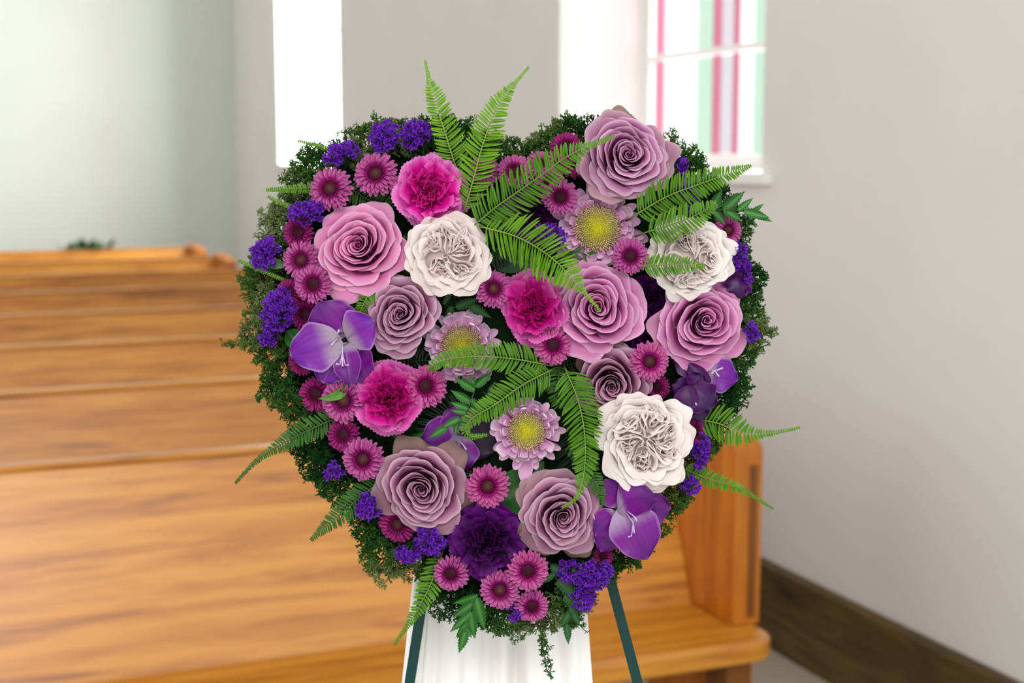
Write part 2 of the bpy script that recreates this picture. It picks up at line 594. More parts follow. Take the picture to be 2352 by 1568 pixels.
def rose(px, py, Rpx, w, pal, label, tilt, spin, pointed=0.6, seed=0, n=32, brown=0.0, extra=(), squash=1.0, wave=1.0, cup=1.0, group='lavender roses in the heart'):
    rg = random.Random(seed)
    R = Rpx * K * 1.06
    root = thing('rose', label, 'rose', frame_at(px, py, w, tilt, spin), group=group)
    if squash != 1.0:
        root.matrix_basis = root.matrix_basis @ Matrix.Diagonal((1, squash, 1, 1))
    warp = (0.045, rg.uniform(0, 6.3), rg.uniform(0, 6.3), rg.uniform(-0.05, 0.05), rg.uniform(-0.05, 0.05))
    for i in range(n):
        q = (i + 0.5) / n
        phi = i * 2.39996 + rg.uniform(-0.3, 0.3)
        bq = brown * max(0, (q - 0.78) / 0.22)
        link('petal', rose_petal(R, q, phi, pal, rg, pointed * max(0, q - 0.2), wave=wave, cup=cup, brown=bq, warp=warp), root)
    for (ang, s, bw) in extra:     # loose guard petals
        link('petal', rose_petal(R * s, 1.0, math.radians(ang - spin), pal, rg, 0.5 if pointed > 0.5 else 0.15, ztop=-R * 0.26, wave=2.4, brown=min(1, bw * 1.1)), root)
    # tight heart of the bloom
    c = MB()
    pts, rs = [], []
    for i in range(26):
        a = i * 0.55
        r = R * 0.012 * (1 + i * 0.14)
        pts.append((r * math.cos(a), r * math.sin(a), R * 0.08 + 0.02 * R * math.sin(i)))
    deep = np.array(lin(pal[1]))
    V, F = [], []
    for i, p in enumerate(pts):
        V += [(p[0] * 0.8, p[1] * 0.8, -R * 0.3), (p[0], p[1], p[2] + R * 0.05)]
        if i:
            b_ = 2 * i
            F.append((b_ - 2, b_, b_ + 1, b_ - 1))
    b0 = len(V)
    for k_ in range(14):
        a = 2 * PI * k_ / 14
        V.append((R * 0.16 * math.cos(a), R * 0.16 * math.sin(a), -R * 0.42))
        V.append((R * 0.05 * math.cos(a), R * 0.05 * math.sin(a), R * 0.06))
    V.append((0, 0, R * 0.10))
    for k_ in range(14):
        j_ = (k_ + 1) % 14
        F.append((b0 + 2 * k_, b0 + 2 * j_, b0 + 2 * j_ + 1, b0 + 2 * k_ + 1))
        F.append((b0 + 2 * k_ + 1, b0 + 2 * j_ + 1, len(V) - 1))
    V = [(v[0] + warp[3] * R, v[1] + warp[4] * R, v[2]) for v in V]
    link('bud', mesh_np('bud', V, F, M_petal, np.tile(deep, (len(V), 1))), root)
    link('sepal_cup', MB().tube([(0, 0, -R * 0.66), (0, 0, -R * 0.55), (0, 0, -R * 0.46)], [R * 0.08, R * 0.17, R * 0.1], 10).mesh('sepal_cup', M_leaf, True, np.array(lin((60, 95, 45)))), root)
    stem(root, R * 0.5 + 0.03, 0.0028)
    return root


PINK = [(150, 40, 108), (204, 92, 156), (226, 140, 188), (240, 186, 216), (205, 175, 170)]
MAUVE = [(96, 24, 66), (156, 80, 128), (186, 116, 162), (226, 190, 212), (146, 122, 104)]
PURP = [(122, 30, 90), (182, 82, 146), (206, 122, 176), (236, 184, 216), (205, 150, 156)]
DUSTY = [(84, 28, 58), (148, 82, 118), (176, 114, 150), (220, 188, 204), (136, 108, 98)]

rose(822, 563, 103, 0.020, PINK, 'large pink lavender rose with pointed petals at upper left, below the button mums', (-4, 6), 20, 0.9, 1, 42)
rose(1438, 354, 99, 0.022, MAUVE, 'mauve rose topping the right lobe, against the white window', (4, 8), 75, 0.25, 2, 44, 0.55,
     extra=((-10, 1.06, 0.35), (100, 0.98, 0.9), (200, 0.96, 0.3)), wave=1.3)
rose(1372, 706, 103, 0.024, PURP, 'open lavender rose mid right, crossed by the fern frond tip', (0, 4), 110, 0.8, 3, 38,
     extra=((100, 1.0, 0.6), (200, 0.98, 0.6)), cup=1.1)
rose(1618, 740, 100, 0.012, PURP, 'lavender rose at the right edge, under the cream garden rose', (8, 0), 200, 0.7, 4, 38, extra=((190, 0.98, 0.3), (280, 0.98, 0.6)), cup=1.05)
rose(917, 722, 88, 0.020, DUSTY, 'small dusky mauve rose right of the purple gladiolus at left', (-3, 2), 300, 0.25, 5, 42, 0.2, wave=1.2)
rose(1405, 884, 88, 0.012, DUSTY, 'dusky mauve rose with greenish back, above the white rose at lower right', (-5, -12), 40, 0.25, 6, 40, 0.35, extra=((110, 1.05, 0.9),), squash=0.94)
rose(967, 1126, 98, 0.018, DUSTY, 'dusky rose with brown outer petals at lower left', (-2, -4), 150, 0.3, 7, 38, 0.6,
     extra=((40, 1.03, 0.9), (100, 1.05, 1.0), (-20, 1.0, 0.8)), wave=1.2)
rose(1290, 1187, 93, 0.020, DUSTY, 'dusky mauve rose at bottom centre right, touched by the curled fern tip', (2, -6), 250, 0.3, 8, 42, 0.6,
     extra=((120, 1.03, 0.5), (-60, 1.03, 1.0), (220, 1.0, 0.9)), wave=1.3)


# ------------------------------------------------------------------ cream garden roses
def ribbon(path, ztop, zbot, lean, nv=7, curlw=0.0, pal=None, mat=None, rg=None):
    P0 = np.array(path)
    n = len(P0)
    tan = np.gradient(P0, axis=0)
    tan /= np.linalg.norm(tan, axis=1)[:, None] + 1e-9
    nor = np.stack([-tan[:, 1], tan[:, 0]], 1)
    Vv = np.linspace(0, 1, nv)
    pts, cols = [], []
    c0, c1, c2 = [np.array(lin(c)) for c in pal]
    ph = rg.uniform(0, 6.3)
    for v in Vv:
        e = max(0, (v - 0.6) / 0.4)
        for i in range(n):
            s = i / (n - 1)
            hh = ztop * (1 - 0.35 * (2 * s - 1) ** 4) + 0.0012 * math.sin(s * 17 + ph)
            off = lean * v + curlw * e ** 1.6 * (1 + 0.5 * math.sin(s * 13 + ph))
            z = zbot + (hh - zbot) * (v if v < 0.6 else 0.6 + 0.4 * math.sin(e * PI / 2) * 1.0) - curlw * 0.35 * e ** 3
            pts.append((P0[i, 0] + nor[i, 0] * off, P0[i, 1] + nor[i, 1] * off, z))
            c = c0 + (c1 - c0) * min(1, v / 0.6)
            c = c + (c2 - c) * e
            cols.append(c)
    return mesh_np('folded_petal', pts, grid_faces(n, nv), mat, np.array(cols))


def garden_rose(px, py, Rpx, w, label, tilt, spin, seed, blush=0.0, lobes=5, squash=1.0):
    rg = random.Random(seed)
    R = Rpx * K
    root = thing('garden_rose', label, 'rose', frame_at(px, py, w, tilt, spin), group='cream garden roses in the heart')
    if squash != 1:
        root.matrix_basis = root.matrix_basis @ Matrix.Diagonal((1, squash, 1, 1))
    base = mixc((236, 226, 222), (226, 206, 204), blush)
    pal = [mixc((196, 168, 166), (170, 134, 138), blush), base, mixc((243, 236, 232), (236, 220, 216), blush), mixc((248, 242, 238), (238, 214, 212), blush), (212, 190, 170)]
    n = 26
    warp = (0.04, rg.uniform(0, 6.3), rg.uniform(0, 6.3), 0, 0)
    for i in range(n):
        q = 0.56 + 0.44 * (i + 0.5) / n
        phi = i * 2.39996 + rg.uniform(-0.2, 0.2)
        me = rose_petal(R, q, phi, pal, rg, 0.5 * (q - 0.4), wave=2.1, brown=0.25 * max(0, q - 0.8) / 0.2, cup=0.8, ztop=R * (0.20 - 0.40 * (q - 0.5)), warp=warp)
        me.materials.clear()
        me.materials.append(M_petal_w)
        link('petal', me, root)
    rp = [mixc((196, 160, 160), (176, 136, 142), blush), mixc((230, 212, 210), (220, 196, 198), blush), mixc((246, 238, 235), (238, 222, 220), blush)]
    for L_ in range(lobes):
        a0 = 2 * PI * L_ / lobes + rg.uniform(-0.35, 0.35)
        ca, sa = math.cos(a0), math.sin(a0)
        lw = PI / lobes * 1.02
        for j in range(7):
            # nested hairpins opening outward
            r_in = R * (0.04 + 0.085 * j) * rg.uniform(0.9, 1.1)
            r_out = R * rg.uniform(0.52, 0.70)
            wid = 1 - j / 7.6
            path = []
            ph = rg.uniform(0, 6.3)
            m = 26
            for i in range(m):
                s = -1 + 2 * i / (m - 1)
                rr = r_in + (r_out - r_in) * abs(s) ** 1.25
                aa = a0 + lw * wid * math.sin(s * PI / 2) * (0.95 - 0.15 * abs(s))
                wob = R * 0.022 * math.sin(s * 9 + ph) * (0.3 + abs(s))
                rr += wob
                aa += 0.11 * math.sin(s * 7 + ph * 2) + 0.25 * (rr / R)
                X_, Y_ = rr * math.cos(aa), rr * math.sin(aa)
                path.append((X_ + 0.07 * R * math.sin(Y_ / R * 5.5 + seed) + 0.05 * R * math.sin(seed * 3), Y_ + 0.07 * R * math.sin(X_ / R * 6 + seed * 2) + 0.05 * R * math.cos(seed * 5)))
            link('inner_petal', ribbon(path, R * (0.16 - 0.012 * j + rg.uniform(-0.03, 0.03)), -R * 0.3, R * rg.uniform(-0.02, 0.03), 8,
                                       R * rg.uniform(0.03, 0.06) * rg.choice((1, 1, -1)), rp, M_petal_w, rg), root)
    # a cushion deep inside the cup keeps the folds from showing the foam
    V = [(0, 0, R * 0.04)]
    F = []
    for r_, z_ in ((0.12, 0.0), (0.62, -0.12), (0.72, -0.4)):
        for k_ in range(16):
            a = 2 * PI * k_ / 16
            V.append((R * r_ * math.cos(a), R * r_ * math.sin(a), R * z_))
    for k_ in range(16):
        F.append((0, 1 + k_, 1 + (k_ + 1) % 16))
        for g in range(2):
            F.append((1 + 16 * g + k_, 17 + 16 * g + k_, 17 + 16 * g + (k_ + 1) % 16, 1 + 16 * g + (k_ + 1) % 16))
    link('heart', mesh_np('heart', V, F, M_petal_w, np.tile(np.array(lin(rp[1])), (len(V), 1))), root)
    stem(root, R * 0.5 + 0.03)
    return root


garden_rose(1028, 584, 95, 0.024, 'blush cream garden rose left of centre, under the pink carnation', (-2, 2), 15, 11, 0.55, 5)
garden_rose(1588, 588, 96, 0.016, 'cream garden rose at upper right, behind two fern tips', (6, 4), 50, 12, 0.1, 5)
garden_rose(1483, 1014, 112, 0.024, 'largest cream garden rose, at lower right above the gladiolus', (3, -3), 80, 13, 0.15, 6)


# ------------------------------------------------------------------ carnations
def carn_petal(L, A, seed, pal, inner, nu=41, nv=10, ruff=1.0):
    rg = random.Random(seed)
    U, V = np.meshgrid(np.linspace(-1, 1, nu), np.linspace(0, 1, nv))
    p = [rg.uniform(0, 6.3) for _ in range(5)]
    ser = 0.022 * np.sin(U * 46 + p[0]) * (V > 0.93) + 0.05 * np.sin(U * 4 + p[1]) * V ** 2 - 0.16 * np.abs(U) ** 2.5 * V
    r = L * V ** 0.9 * (1 + ser)
    a = U * math.radians(A) * (0.35 + 0.65 * V ** 0.8)
    x, y = r * np.cos(a), r * np.sin(a)
    z = L * ruff * ((0.07 + 0.16 * inner) * np.sin(U * (4 + 3 * inner) + p[2]) * V ** 1.5 + (0.03 + 0.07 * inner) * np.sin(U * (8 + 3 * inner) + p[3]) * V ** 2.2 + 0.012 * np.sin(U * 17 + p[4]) * V ** 4)
    z = z - L * 0.10 * V ** 3 * (1 - inner)
    deep, mid, edge = [np.array(lin(c)) for c in pal]
    t = V.ravel()[:, None]
    c = deep + (mid - deep) * np.clip(t * 1.5 - 0.35, 0, 1)
    c = c + (edge - c) * np.clip((t - 0.8) / 0.2, 0, 1)
    return mesh_np('carnation_petal', np.stack([x, y, z], -1).reshape(-1, 3), grid_faces(nu, nv), M_carn, c)


CARN_CACHE = {}


def carnation(px, py, Rpx, w, label, tilt, spin, seed, scheme, squash=1.0, group='carnations in the heart', name='carnation', scale_in=1.0):
    rg = random.Random(seed)
    R = Rpx * K
    root = thing(name, label, 'carnation', frame_at(px, py, w, tilt, spin), group=group)
    if squash != 1:
        root.matrix_basis = root.matrix_basis @ Matrix.Diagonal((1, squash, 1, 1))
    # ring: count, length, half angle, elevation, start height, inner-ness
    rings = [(6, 1.05, 46, 4, -0.30, 0.0), (6, 1.0, 44, 15, -0.24, 0.1), (6, 0.90, 40, 28, -0.22, 0.3), (7, 0.68, 42, 50, -0.20, 0.7), (7, 0.56, 44, 66, -0.18, 0.9),
             (7, 0.48, 44, 80, -0.14, 1.0)]
    for k, (n, l, A, el, z0, inn) in enumerate(rings):
        cols = scheme[0] if k < 2 else scheme[1] if k < 3 else scheme[2]
        for i in range(n):
            var = i % 3
            key = (id(scheme), k, var)
            if key not in CARN_CACHE:
                CARN_CACHE[key] = carn_petal(1.0, A, seed * 100 + k * 10 + var, cols, inn)
            a = 2 * PI * (i + 0.5 * (k % 2)) / n + rg.uniform(-0.15, 0.15)
            lf = l * R * rg.uniform(0.92, 1.06)
            r0 = R * (0.04 if k < 4 else 0.10 * (i % 3))
            m = Matrix.Translation((r0 * math.cos(a), r0 * math.sin(a), R * z0)) @ Matrix.Rotation(a, 4, 'Z') @ \
                Matrix.Rotation(-math.radians(el + rg.uniform(-6, 6)), 4, 'Y') @ Matrix.Rotation(rg.uniform(-0.7, 0.7) * inn, 4, 'X') @ \
                Matrix.Diagonal((lf, lf, lf * rg.choice((1, -1)), 1))
            link('petal', CARN_CACHE[key], root, m)
    link('calyx', MB().tube([(0, 0, -R * 0.85), (0, 0, -R * 0.25)], [R * 0.09, R * 0.14], 10).mesh('calyx', M_leaf, True, np.array(lin((90, 130, 80)))), root)
    stem(root, R * 0.5 + 0.03, 0.002)
    return root


HOT = [[(216, 30, 144), (226, 88, 184), (236, 150, 216)], [(208, 12, 130), (224, 48, 164), (234, 122, 200)], [(162, 0, 90), (206, 6, 126), (228, 74, 170)]]
MAG = [[(190, 30, 128), (208, 76, 164), (226, 128, 196)], [(180, 12, 112), (204, 38, 142), (220, 88, 172)], [(150, 0, 86), (192, 12, 116), (214, 56, 150)]]
PLUM = [[(58, 2, 70), (84, 8, 104), (108, 26, 128)], [(48, 2, 60), (74, 8, 92), (100, 24, 118)], [(28, 2, 34), (52, 4, 64), (84, 18, 94)]]
carnation(985, 437, 84, 0.014, 'bright pink carnation at upper left centre, beside the two upright ferns', (-2, 6), 0, 21, HOT)
carnation(1224, 708, 72, 0.016, 'magenta carnation in the centre, left of the open lavender rose', (-14, 2), 30, 22, MAG, 1.18)
carnation(893, 914, 80, 0.012, 'magenta carnation at lower left, between two button mums', (-2, 5), 60, 23, MAG)
carnation(1120, 1243, 88, 0.006, 'dark plum carnation at bottom centre, above the three button mums', (0, -6), 10, 24, PLUM)
carnation(1222, 490, 64, -0.006, 'dark plum carnation in shade under the long fern, left of the pale mum', (0, 0), 10, 25, PLUM)
carnation(1500, 690, 66, -0.010, 'dark plum carnation between the two lavender roses at right, upper one', (0, 0), 40, 26, PLUM)
carnation(1487, 775, 52, -0.006, 'dark plum carnation above the button mum at right, lower one', (0, 0), 80, 27, PLUM)


# ------------------------------------------------------------------ chrysanthemums
def mum_petal(seed, pal, hook=0.0, width=0.34, nu=7, nv=9, tubular=0.0, pointy=0.0):
    rg = random.Random(seed)
    U, V = np.meshgrid(np.linspace(-1, 1, nu), np.sin(np.linspace(0, 1, nv) * PI / 2))
    sh = (0.42 + 0.58 * np.sin(np.clip(V, 0, 1) * PI * 0.62) ** 1.2) * np.sqrt(np.clip(1 - (V ** (3.6 - 1.9 * pointy)) ** 2, 0, 1)) + 0.02
    y = U * width / 2 * sh * (1 - 0.25 * tubular)
    x = V.copy()
    z = (0.13 + 0.14 * tubular) * (U ** 2) * sh
    z = z + 0.03 * np.sin(V * 3 + rg.uniform(0, 6)) * V
    if hook:
        e = np.clip((V - 0.58) / 0.42, 0, 1)
        ang = e * hook
        x = np.where(V > 0.58, 0.58 + 0.42 * np.sin(ang) / max(hook, 1e-3), x)
        z = z * (1 - 0.6 * e) + np.where(V > 0.58, 0.42 * (1 - np.cos(ang)) / max(hook, 1e-3), 0)
    deep, mid, light = [np.array(lin(c)) for c in pal]
    t = V.ravel()[:, None]
    s = U.ravel()[:, None]
    c = deep + (mid - deep) * np.clip(t / 0.45, 0, 1)
    c = c + (light - c) * np.clip((t - 0.3) / 0.6, 0, 1) * (0.45 + 0.55 * np.abs(s) ** 1.5)
    c = c + (deep * 0.9 + mid * 0.1 - c) * np.exp(-((np.abs(s) - 0.33) / 0.13) ** 2) * 0.35 * (hook == 0)
    if hook > 0.5:
        c = c + (np.array(lin((246, 238, 246))) - c) * np.clip((t - 0.62) / 0.22, 0, 1) * 0.85
    return mesh_np('mum_petal', np.stack([x, y, z], -1).reshape(-1, 3), grid_faces(nu, nv), M_petal, c)


def disc_mesh(n, R, dome, c_in, c_mid, c_out, hgt=0.06, seed=0, fat=0.6):
    rg = random.Random(seed)
    V, F, C = [], [], []
    k = 5
    # the mound under the florets, darkened to paint shade into the gaps
    V.append((0, 0, dome * R)), C.append(lin(c_in))
    for g, (r_, z_) in enumerate(((0.5, 0.75), (0.85, 0.2), (1.0, -0.3))):
        for j in range(16):
            a = 2 * PI * j / 16
            V.append((R * r_ * math.cos(a), R * r_ * math.sin(a), dome * R * z_))
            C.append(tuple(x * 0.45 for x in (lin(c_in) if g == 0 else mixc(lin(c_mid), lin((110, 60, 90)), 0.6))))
    for j in range(16):
        F.append((0, 1 + j, 1 + (j + 1) % 16))
        for g in range(2):
            F.append((1 + 16 * g + j, 17 + 16 * g + j, 17 + 16 * g + (j + 1) % 16, 1 + 16 * g + (j + 1) % 16))
    sp = R / math.sqrt(n)
    for i in range(n):
        q = math.sqrt((i + 0.5) / n)
        a = i * 2.39996
        r = R * q * rg.uniform(0.97, 1.03)
        z = dome * R * (1 - q * q)
        out = Vector((math.cos(a) * q * 0.7, math.sin(a) * q * 0.7, 1)).normalized()
        bpt = Vector((r * math.cos(a), r * math.sin(a), z - hgt * R * 0.3))
        tip = bpt + out * hgt * R * rg.uniform(1.2, 1.9)
        ref = out.orthogonal().normalized()
        qv = out.cross(ref)
        b_ = len(V)
        cc = np.array(lin(c_in)) + (np.array(lin(c_mid)) - np.array(lin(c_in))) * min(1, q * 1.9)
        if q > 0.5:
            cc = np.array(lin(c_mid)) + (np.array(lin(c_out)) - np.array(lin(c_mid))) * (q - 0.5) * 2
        cc = cc * rg.uniform(0.7, 1.25)
        for (P_, rr) in ((bpt, 0.55), (tip, fat)):
            for j in range(k):
                an = 2 * PI * j / k
                V.append(tuple(P_ + (ref * math.cos(an) + qv * math.sin(an)) * sp * rr))
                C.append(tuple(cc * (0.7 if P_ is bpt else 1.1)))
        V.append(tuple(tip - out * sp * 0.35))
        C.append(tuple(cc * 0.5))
        for j in range(k):
            F.append((b_ + j, b_ + (j + 1) % k, b_ + k + (j + 1) % k, b_ + k + j))
            F.append((b_ + k + j, b_ + k + (j + 1) % k, b_ + 2 * k))
    return mesh_np('florets', V, F, M_petal, np.array(C), smooth=False)


BP = [(90, 0, 58), (178, 36, 134), (236, 146, 208)]
BP2 = [(112, 0, 74), (196, 40, 142), (236, 148, 204)]
BD = [(80, 0, 50), (146, 16, 100), (200, 76, 158)]
MUM_M = {}
for nm, pal in (('a', BP), ('b', BP2), ('c', BD)):
    MUM_M[nm] = [mum_petal(31 + i, pal, 0.0, 0.235 + 0.025 * i) for i in range(3)]
    dk = [pal[0], mixc(pal[0], pal[1], 0.5), mixc(pal[0], pal[1], 0.9)]
    MUM_M[nm + 'in'] = [mum_petal(41 + i, dk, 0.0, 0.30) for i in range(2)]
DISC = {'warm': disc_mesh(120, 0.31, 0.28, (136, 84, 72), (118, 36, 64), (120, 16, 74), 0.13, 1),
        'dark': disc_mesh(120, 0.33, 0.25, (92, 22, 46), (96, 10, 50), (120, 10, 72), 0.12, 2)}


def button_mum(px, py, Rpx, w, label, kind='a', disc='warm', tilt=None, seed=0, full=True, openness=1.0):
    rg = random.Random(seed + px)
    R = Rpx * K * 1.03
    tilt = tilt or dome_tilt(px, py)
    root = thing('button_chrysanthemum', label, 'chrysanthemum', frame_at(px, py, w, tilt, rg.uniform(0, 360)), group='magenta button chrysanthemums')
    rings = [(23, 0.20, 0.80, -2, -0.18), (23, 0.20, 0.72, 10, -0.13), (20, 0.22, 0.56, 20, -0.09), (18, 0.26, 0.30, 42, -0.05), (15, 0.26, 0.12, 62, -0.02)]
    if not full:
        rings = rings[:3] + rings[4:]
    for k, (n, r0, l, el, z0) in enumerate(rings):
        for i in range(n):
            a = 2 * PI * (i + 0.5 * (k % 2)) / n + rg.uniform(-0.06, 0.06)
            lf = R * l * rg.uniform(0.93, 1.05)
            me = rg.choice(MUM_M[kind + 'in'] if k >= 3 else MUM_M[kind])
            wd = lf * (1.0 if k < 3 else 1.25)
            m = Matrix.Translation((R * r0 * math.cos(a), R * r0 * math.sin(a), R * z0)) @ Matrix.Rotation(a, 4, 'Z') @ \
                Matrix.Rotation(-math.radians(el * openness + rg.uniform(-4, 4)), 4, 'Y') @ Matrix.Diagonal((lf, wd, lf, 1))
            link('petal', me, root, m)
    o = link('disc_florets', DISC[disc], root, Matrix.Scale(R, 4))
    o['kind'] = 'stuff'
    stem(root, 0.035, 0.0018)
    return root


BM = [
    (757, 432, 52, 0.010, 'a', 'warm', 'magenta button mum at upper left rim, left of another beside the statice', None),
    (862, 397, 52, 0.012, 'a', 'warm', 'magenta button mum at upper left, touching the bright pink carnation', None),
    (683, 533, 40, 0.004, 'c', 'dark', 'dark centred button mum left of the pink rose, topmost of the left stack', (-22, 4)),
    (690, 597, 46, 0.008, 'a', 'warm', 'button mum left of the pink rose, middle of the left stack', (-16, 2)),
    (718, 652, 46, 0.014, 'a', 'dark', 'button mum lowest of the left stack, above the purple gladiolus', (-10, 0)),
    (662, 672, 34, -0.002, 'c', 'dark', 'half hidden button mum at the left rim above the tall statice', (-20, 2)),
    (700, 722, 40, -0.004, 'c', 'dark', 'half hidden button mum between tall statice and left gladiolus', (-12, 0)),
    (692, 828, 36, -0.006, 'c', 'dark', 'button mum mostly hidden under the left gladiolus petal', (-16, -4)),
    (724, 906, 42, -0.002, 'c', 'dark', 'shaded button mum below the left gladiolus, with a curled leaf over it', (-14, -6)),
    (788, 920, 52, 0.010, 'a', 'warm', 'open button mum left of the lower magenta carnation', (-8, -2)),
    (978, 887, 50, 0.014, 'b', 'dark', 'button mum right of the lower magenta carnation', (6, 2)),
    (787, 998, 40, 0.000, 'c', 'dark', 'dark button mum beneath the lower magenta carnation', (-10, 2)),
    (833, 1055, 50, 0.010, 'a', 'warm', 'button mum upper left of the brown edged dusky rose', (-8, -4)),
    (1134, 663, 43, 0.016, 'a', 'warm', 'button mum at the very centre, right of the blush garden rose', (4, 4)),
    (1271, 792, 46, 0.018, 'b', 'dark', 'button mum below the central magenta carnation', (4, -4)),
    (1287, 452, 42, 0.016, 'a', 'dark', 'button mum touching the top left of the right pale mum', (-2, 0)),
    (1448, 588, 42, 0.024, 'a', 'dark', 'button mum between the right pale mum and the upper cream rose', (0, 0)),
    (1493, 830, 46, 0.016, 'b', 'warm', 'button mum below the plum carnations at right', (8, -2)),
    (1510, 890, 30, -0.004, 'c', 'dark', 'small button mum half hidden above the largest cream rose', (0, -10)),
    (1300, 338, 40, -0.002, 'c', 'dark', 'shaded button mum left of the top mauve rose, behind the fern', (-8, 16)),
    (1322, 372, 38, -0.004, 'c', 'dark', 'button mum tucked against the top mauve rose under the fern', (4, -6)),
    (1182, 392, 42, 0.000, 'a', 'dark', 'button mum near the notch, behind the long diagonal fern', (-4, 16)),
    (1240, 375, 34, -0.002, 'a', 'dark', 'small button mum peeping above the long diagonal fern', (0, 20)),
    (1262, 415, 34, 0.000, 'a', 'dark', 'button mum below the long diagonal fern, near its tip', (0, 0)),
    (1113, 392, 38, -0.004, 'a', 'dark', 'button mum seen through the second upright fern', (4, 10)),
    (1674, 528, 38, 0.000, 'a', 'warm', 'button mum at the right rim, beside the upper cream rose', (24, 6)),
    (1596, 990, 38, -0.002, 'c', 'dark', 'button mum at the right rim, beside the largest cream rose', (26, -4)),
    (1120, 1117, 50, 0.016, 'b', 'warm', 'bright button mum above the large plum carnation', (0, -2)),
    (913, 1205, 46, -0.002, 'c', 'warm', 'button mum under the brown edged dusky rose', (-8, -14)),
    (1035, 1318, 42, 0.006, 'a', 'dark', 'button mum lower left of the large plum carnation', (-6, -8)),
    (1148, 1355, 47, 0.010, 'a', 'warm', 'left button mum of the trio at the bottom tip', (-2, -6)),
    (1213, 1311, 48, 0.014, 'b', 'dark', 'upper button mum of the trio at the bottom tip', (4, -4)),
    (1222, 1393, 40, 0.004, 'a', 'dark', 'lowest button mum of the trio at the bottom tip', (4, -12)),
    (1385, 1278, 26, -0.008, 'c', 'dark', 'small hidden button mum between bottom right rose and statice', (6, -10)),
]
for i, (x, y, r, w_, k_, d_, lb, tl) in enumerate(BM):
    button_mum(x, y, r, w_, lb, k_, d_, tl, i, full=r > 39)

PALE = [(186, 92, 158), (222, 156, 206), (244, 208, 234)]
PM_P = {
    'flat': [mum_petal(51 + i, PALE, 0.001, 0.36, 9, 11, 0.2, 0.6) for i in range(2)],
    'hook': [mum_petal(61 + i, PALE, 1.9, 0.52, 9, 17, 0.5, 0.0) for i in range(2)] + [mum_petal(65, PALE, 1.4, 0.50, 9, 13, 0.5, 0.2)],
    'in': [mum_petal(71 + i, PALE, 1.4, 0.26, 7, 11, 0.9, 0.2) for i in range(2)],
}
DISC_Y = disc_mesh(430, 0.54, 0.16, (228, 222, 0), (248, 232, 160), (250, 216, 196), 0.08, 3, 0.42)
DISC_Y2 = disc_mesh(380, 0.54, 0.16, (218, 208, 10), (244, 226, 160), (246, 210, 188), 0.09, 4, 0.42)


def pale_mum(px, py, Rpx, w, label, tilt, spin, seed, dscale=1.0, disc=None, openf=1.0, longp=()):
    rg = random.Random(seed)
    R = Rpx * K
    root = thing('pale_chrysanthemum', label, 'chrysanthemum', frame_at(px, py, w, tilt, spin), group='pale lilac chrysanthemums')
    rings = [('flat', 14, 0.34, 0.72, 0, -0.22), ('hook', 14, 0.36, 0.70, 8, -0.18), ('hook', 14, 0.38, 0.60, 20, -0.14), ('hook', 13, 0.42, 0.44, 34, -0.10), ('in', 18, 0.46, 0.24, 50, -0.06)]
    for k, (kd, n, r0, l, el, z0) in enumerate(rings):
        for i in range(n):
            a = 2 * PI * (i + 0.5 * (k % 2)) / n + rg.uniform(-0.12, 0.12)
            lf = R * l * rg.uniform(0.82, 1.08)
            m = Matrix.Translation((R * r0 * math.cos(a) * dscale, R * r0 * math.sin(a) * dscale, R * z0)) @ Matrix.Rotation(a, 4, 'Z') @ \
                Matrix.Rotation(-math.radians(el * openf + rg.uniform(-8, 8)), 4, 'Y') @ Matrix.Rotation(rg.uniform(-0.25, 0.25), 4, 'X') @ Matrix.Diagonal((lf, lf * rg.uniform(0.9, 1.2), lf, 1))
            link('petal', rg.choice(PM_P[kd]), root, m)
    for (ang, l) in longp:
        a = math.radians(ang - spin)
        lf = R * l
        link('petal', PM_P['flat'][0], root, Matrix.Translation((0, 0, -R * 0.26)) @ Matrix.Rotation(a, 4, 'Z') @ Matrix.Rotation(0.08, 4, 'Y') @ Matrix.Diagonal((lf, lf * 0.9, lf, 1)))
    o = link('disc_florets', disc or DISC_Y, root, Matrix.Scale(R * dscale, 4))
    o['kind'] = 'stuff'
    stem(root, 0.04, 0.0025)
    return root


pale_mum(1372, 524, 100, 0.006, 'pale lilac mum with yellow eye at upper right, below the top mauve rose', (-2, -2), 10, 81, 1.0, openf=0.8, longp=((-12, 1.22), (20, 1.0), (230, 1.1)))
pale_mum(1060, 795, 90, 0.004, 'pale lilac mum with yellow eye left of centre, half covered by a fern', (0, 6), 30, 82, 1.0, DISC_Y2, openf=1.1, longp=((-50, 1.1), (-80, 1.0)))
pale_mum(1210, 990, 84, 0.020, 'pale lilac mum with yellow eye in lower centre, left of the white rose', (0, 0), 0, 83, 0.98, openf=1.0, longp=((-92, 1.45), (-150, 1.05)))


# ------------------------------------------------------------------ statice
def statice_floret(seed):
    rg = random.Random(seed)
    nu, nv = 21, 4
    a = np.linspace(0, 2 * PI, nu)
    A, V = np.meshgrid(a, np.linspace(0, 1, nv))
    p = [rg.uniform(0, 6.3) for _ in range(3)]
    r = 0.12 + V ** 0.8 * (0.85 + 0.22 * np.sin(5 * A + p[0]) * V)
    z = V * 0.9 + 0.42 * np.sin(6 * A + p[1]) * V ** 2 + 0.2 * np.sin(3 * A + p[2]) * V - 0.2 * V ** 3
    P = np.stack([r * np.cos(A), r * np.sin(A), z], -1).reshape(-1, 3)
    d, l = np.array(lin((60, 4, 116))), np.array(lin((134, 62, 208)))
    t = V.ravel()[:, None]
    return mesh_np('statice_floret', P, grid_faces(nu, nv), M_petal, d + (l - d) * t ** 1.5)


SF = [statice_floret(i) for i in range(4)]
LEAFG = np.array(lin((48, 92, 40)))


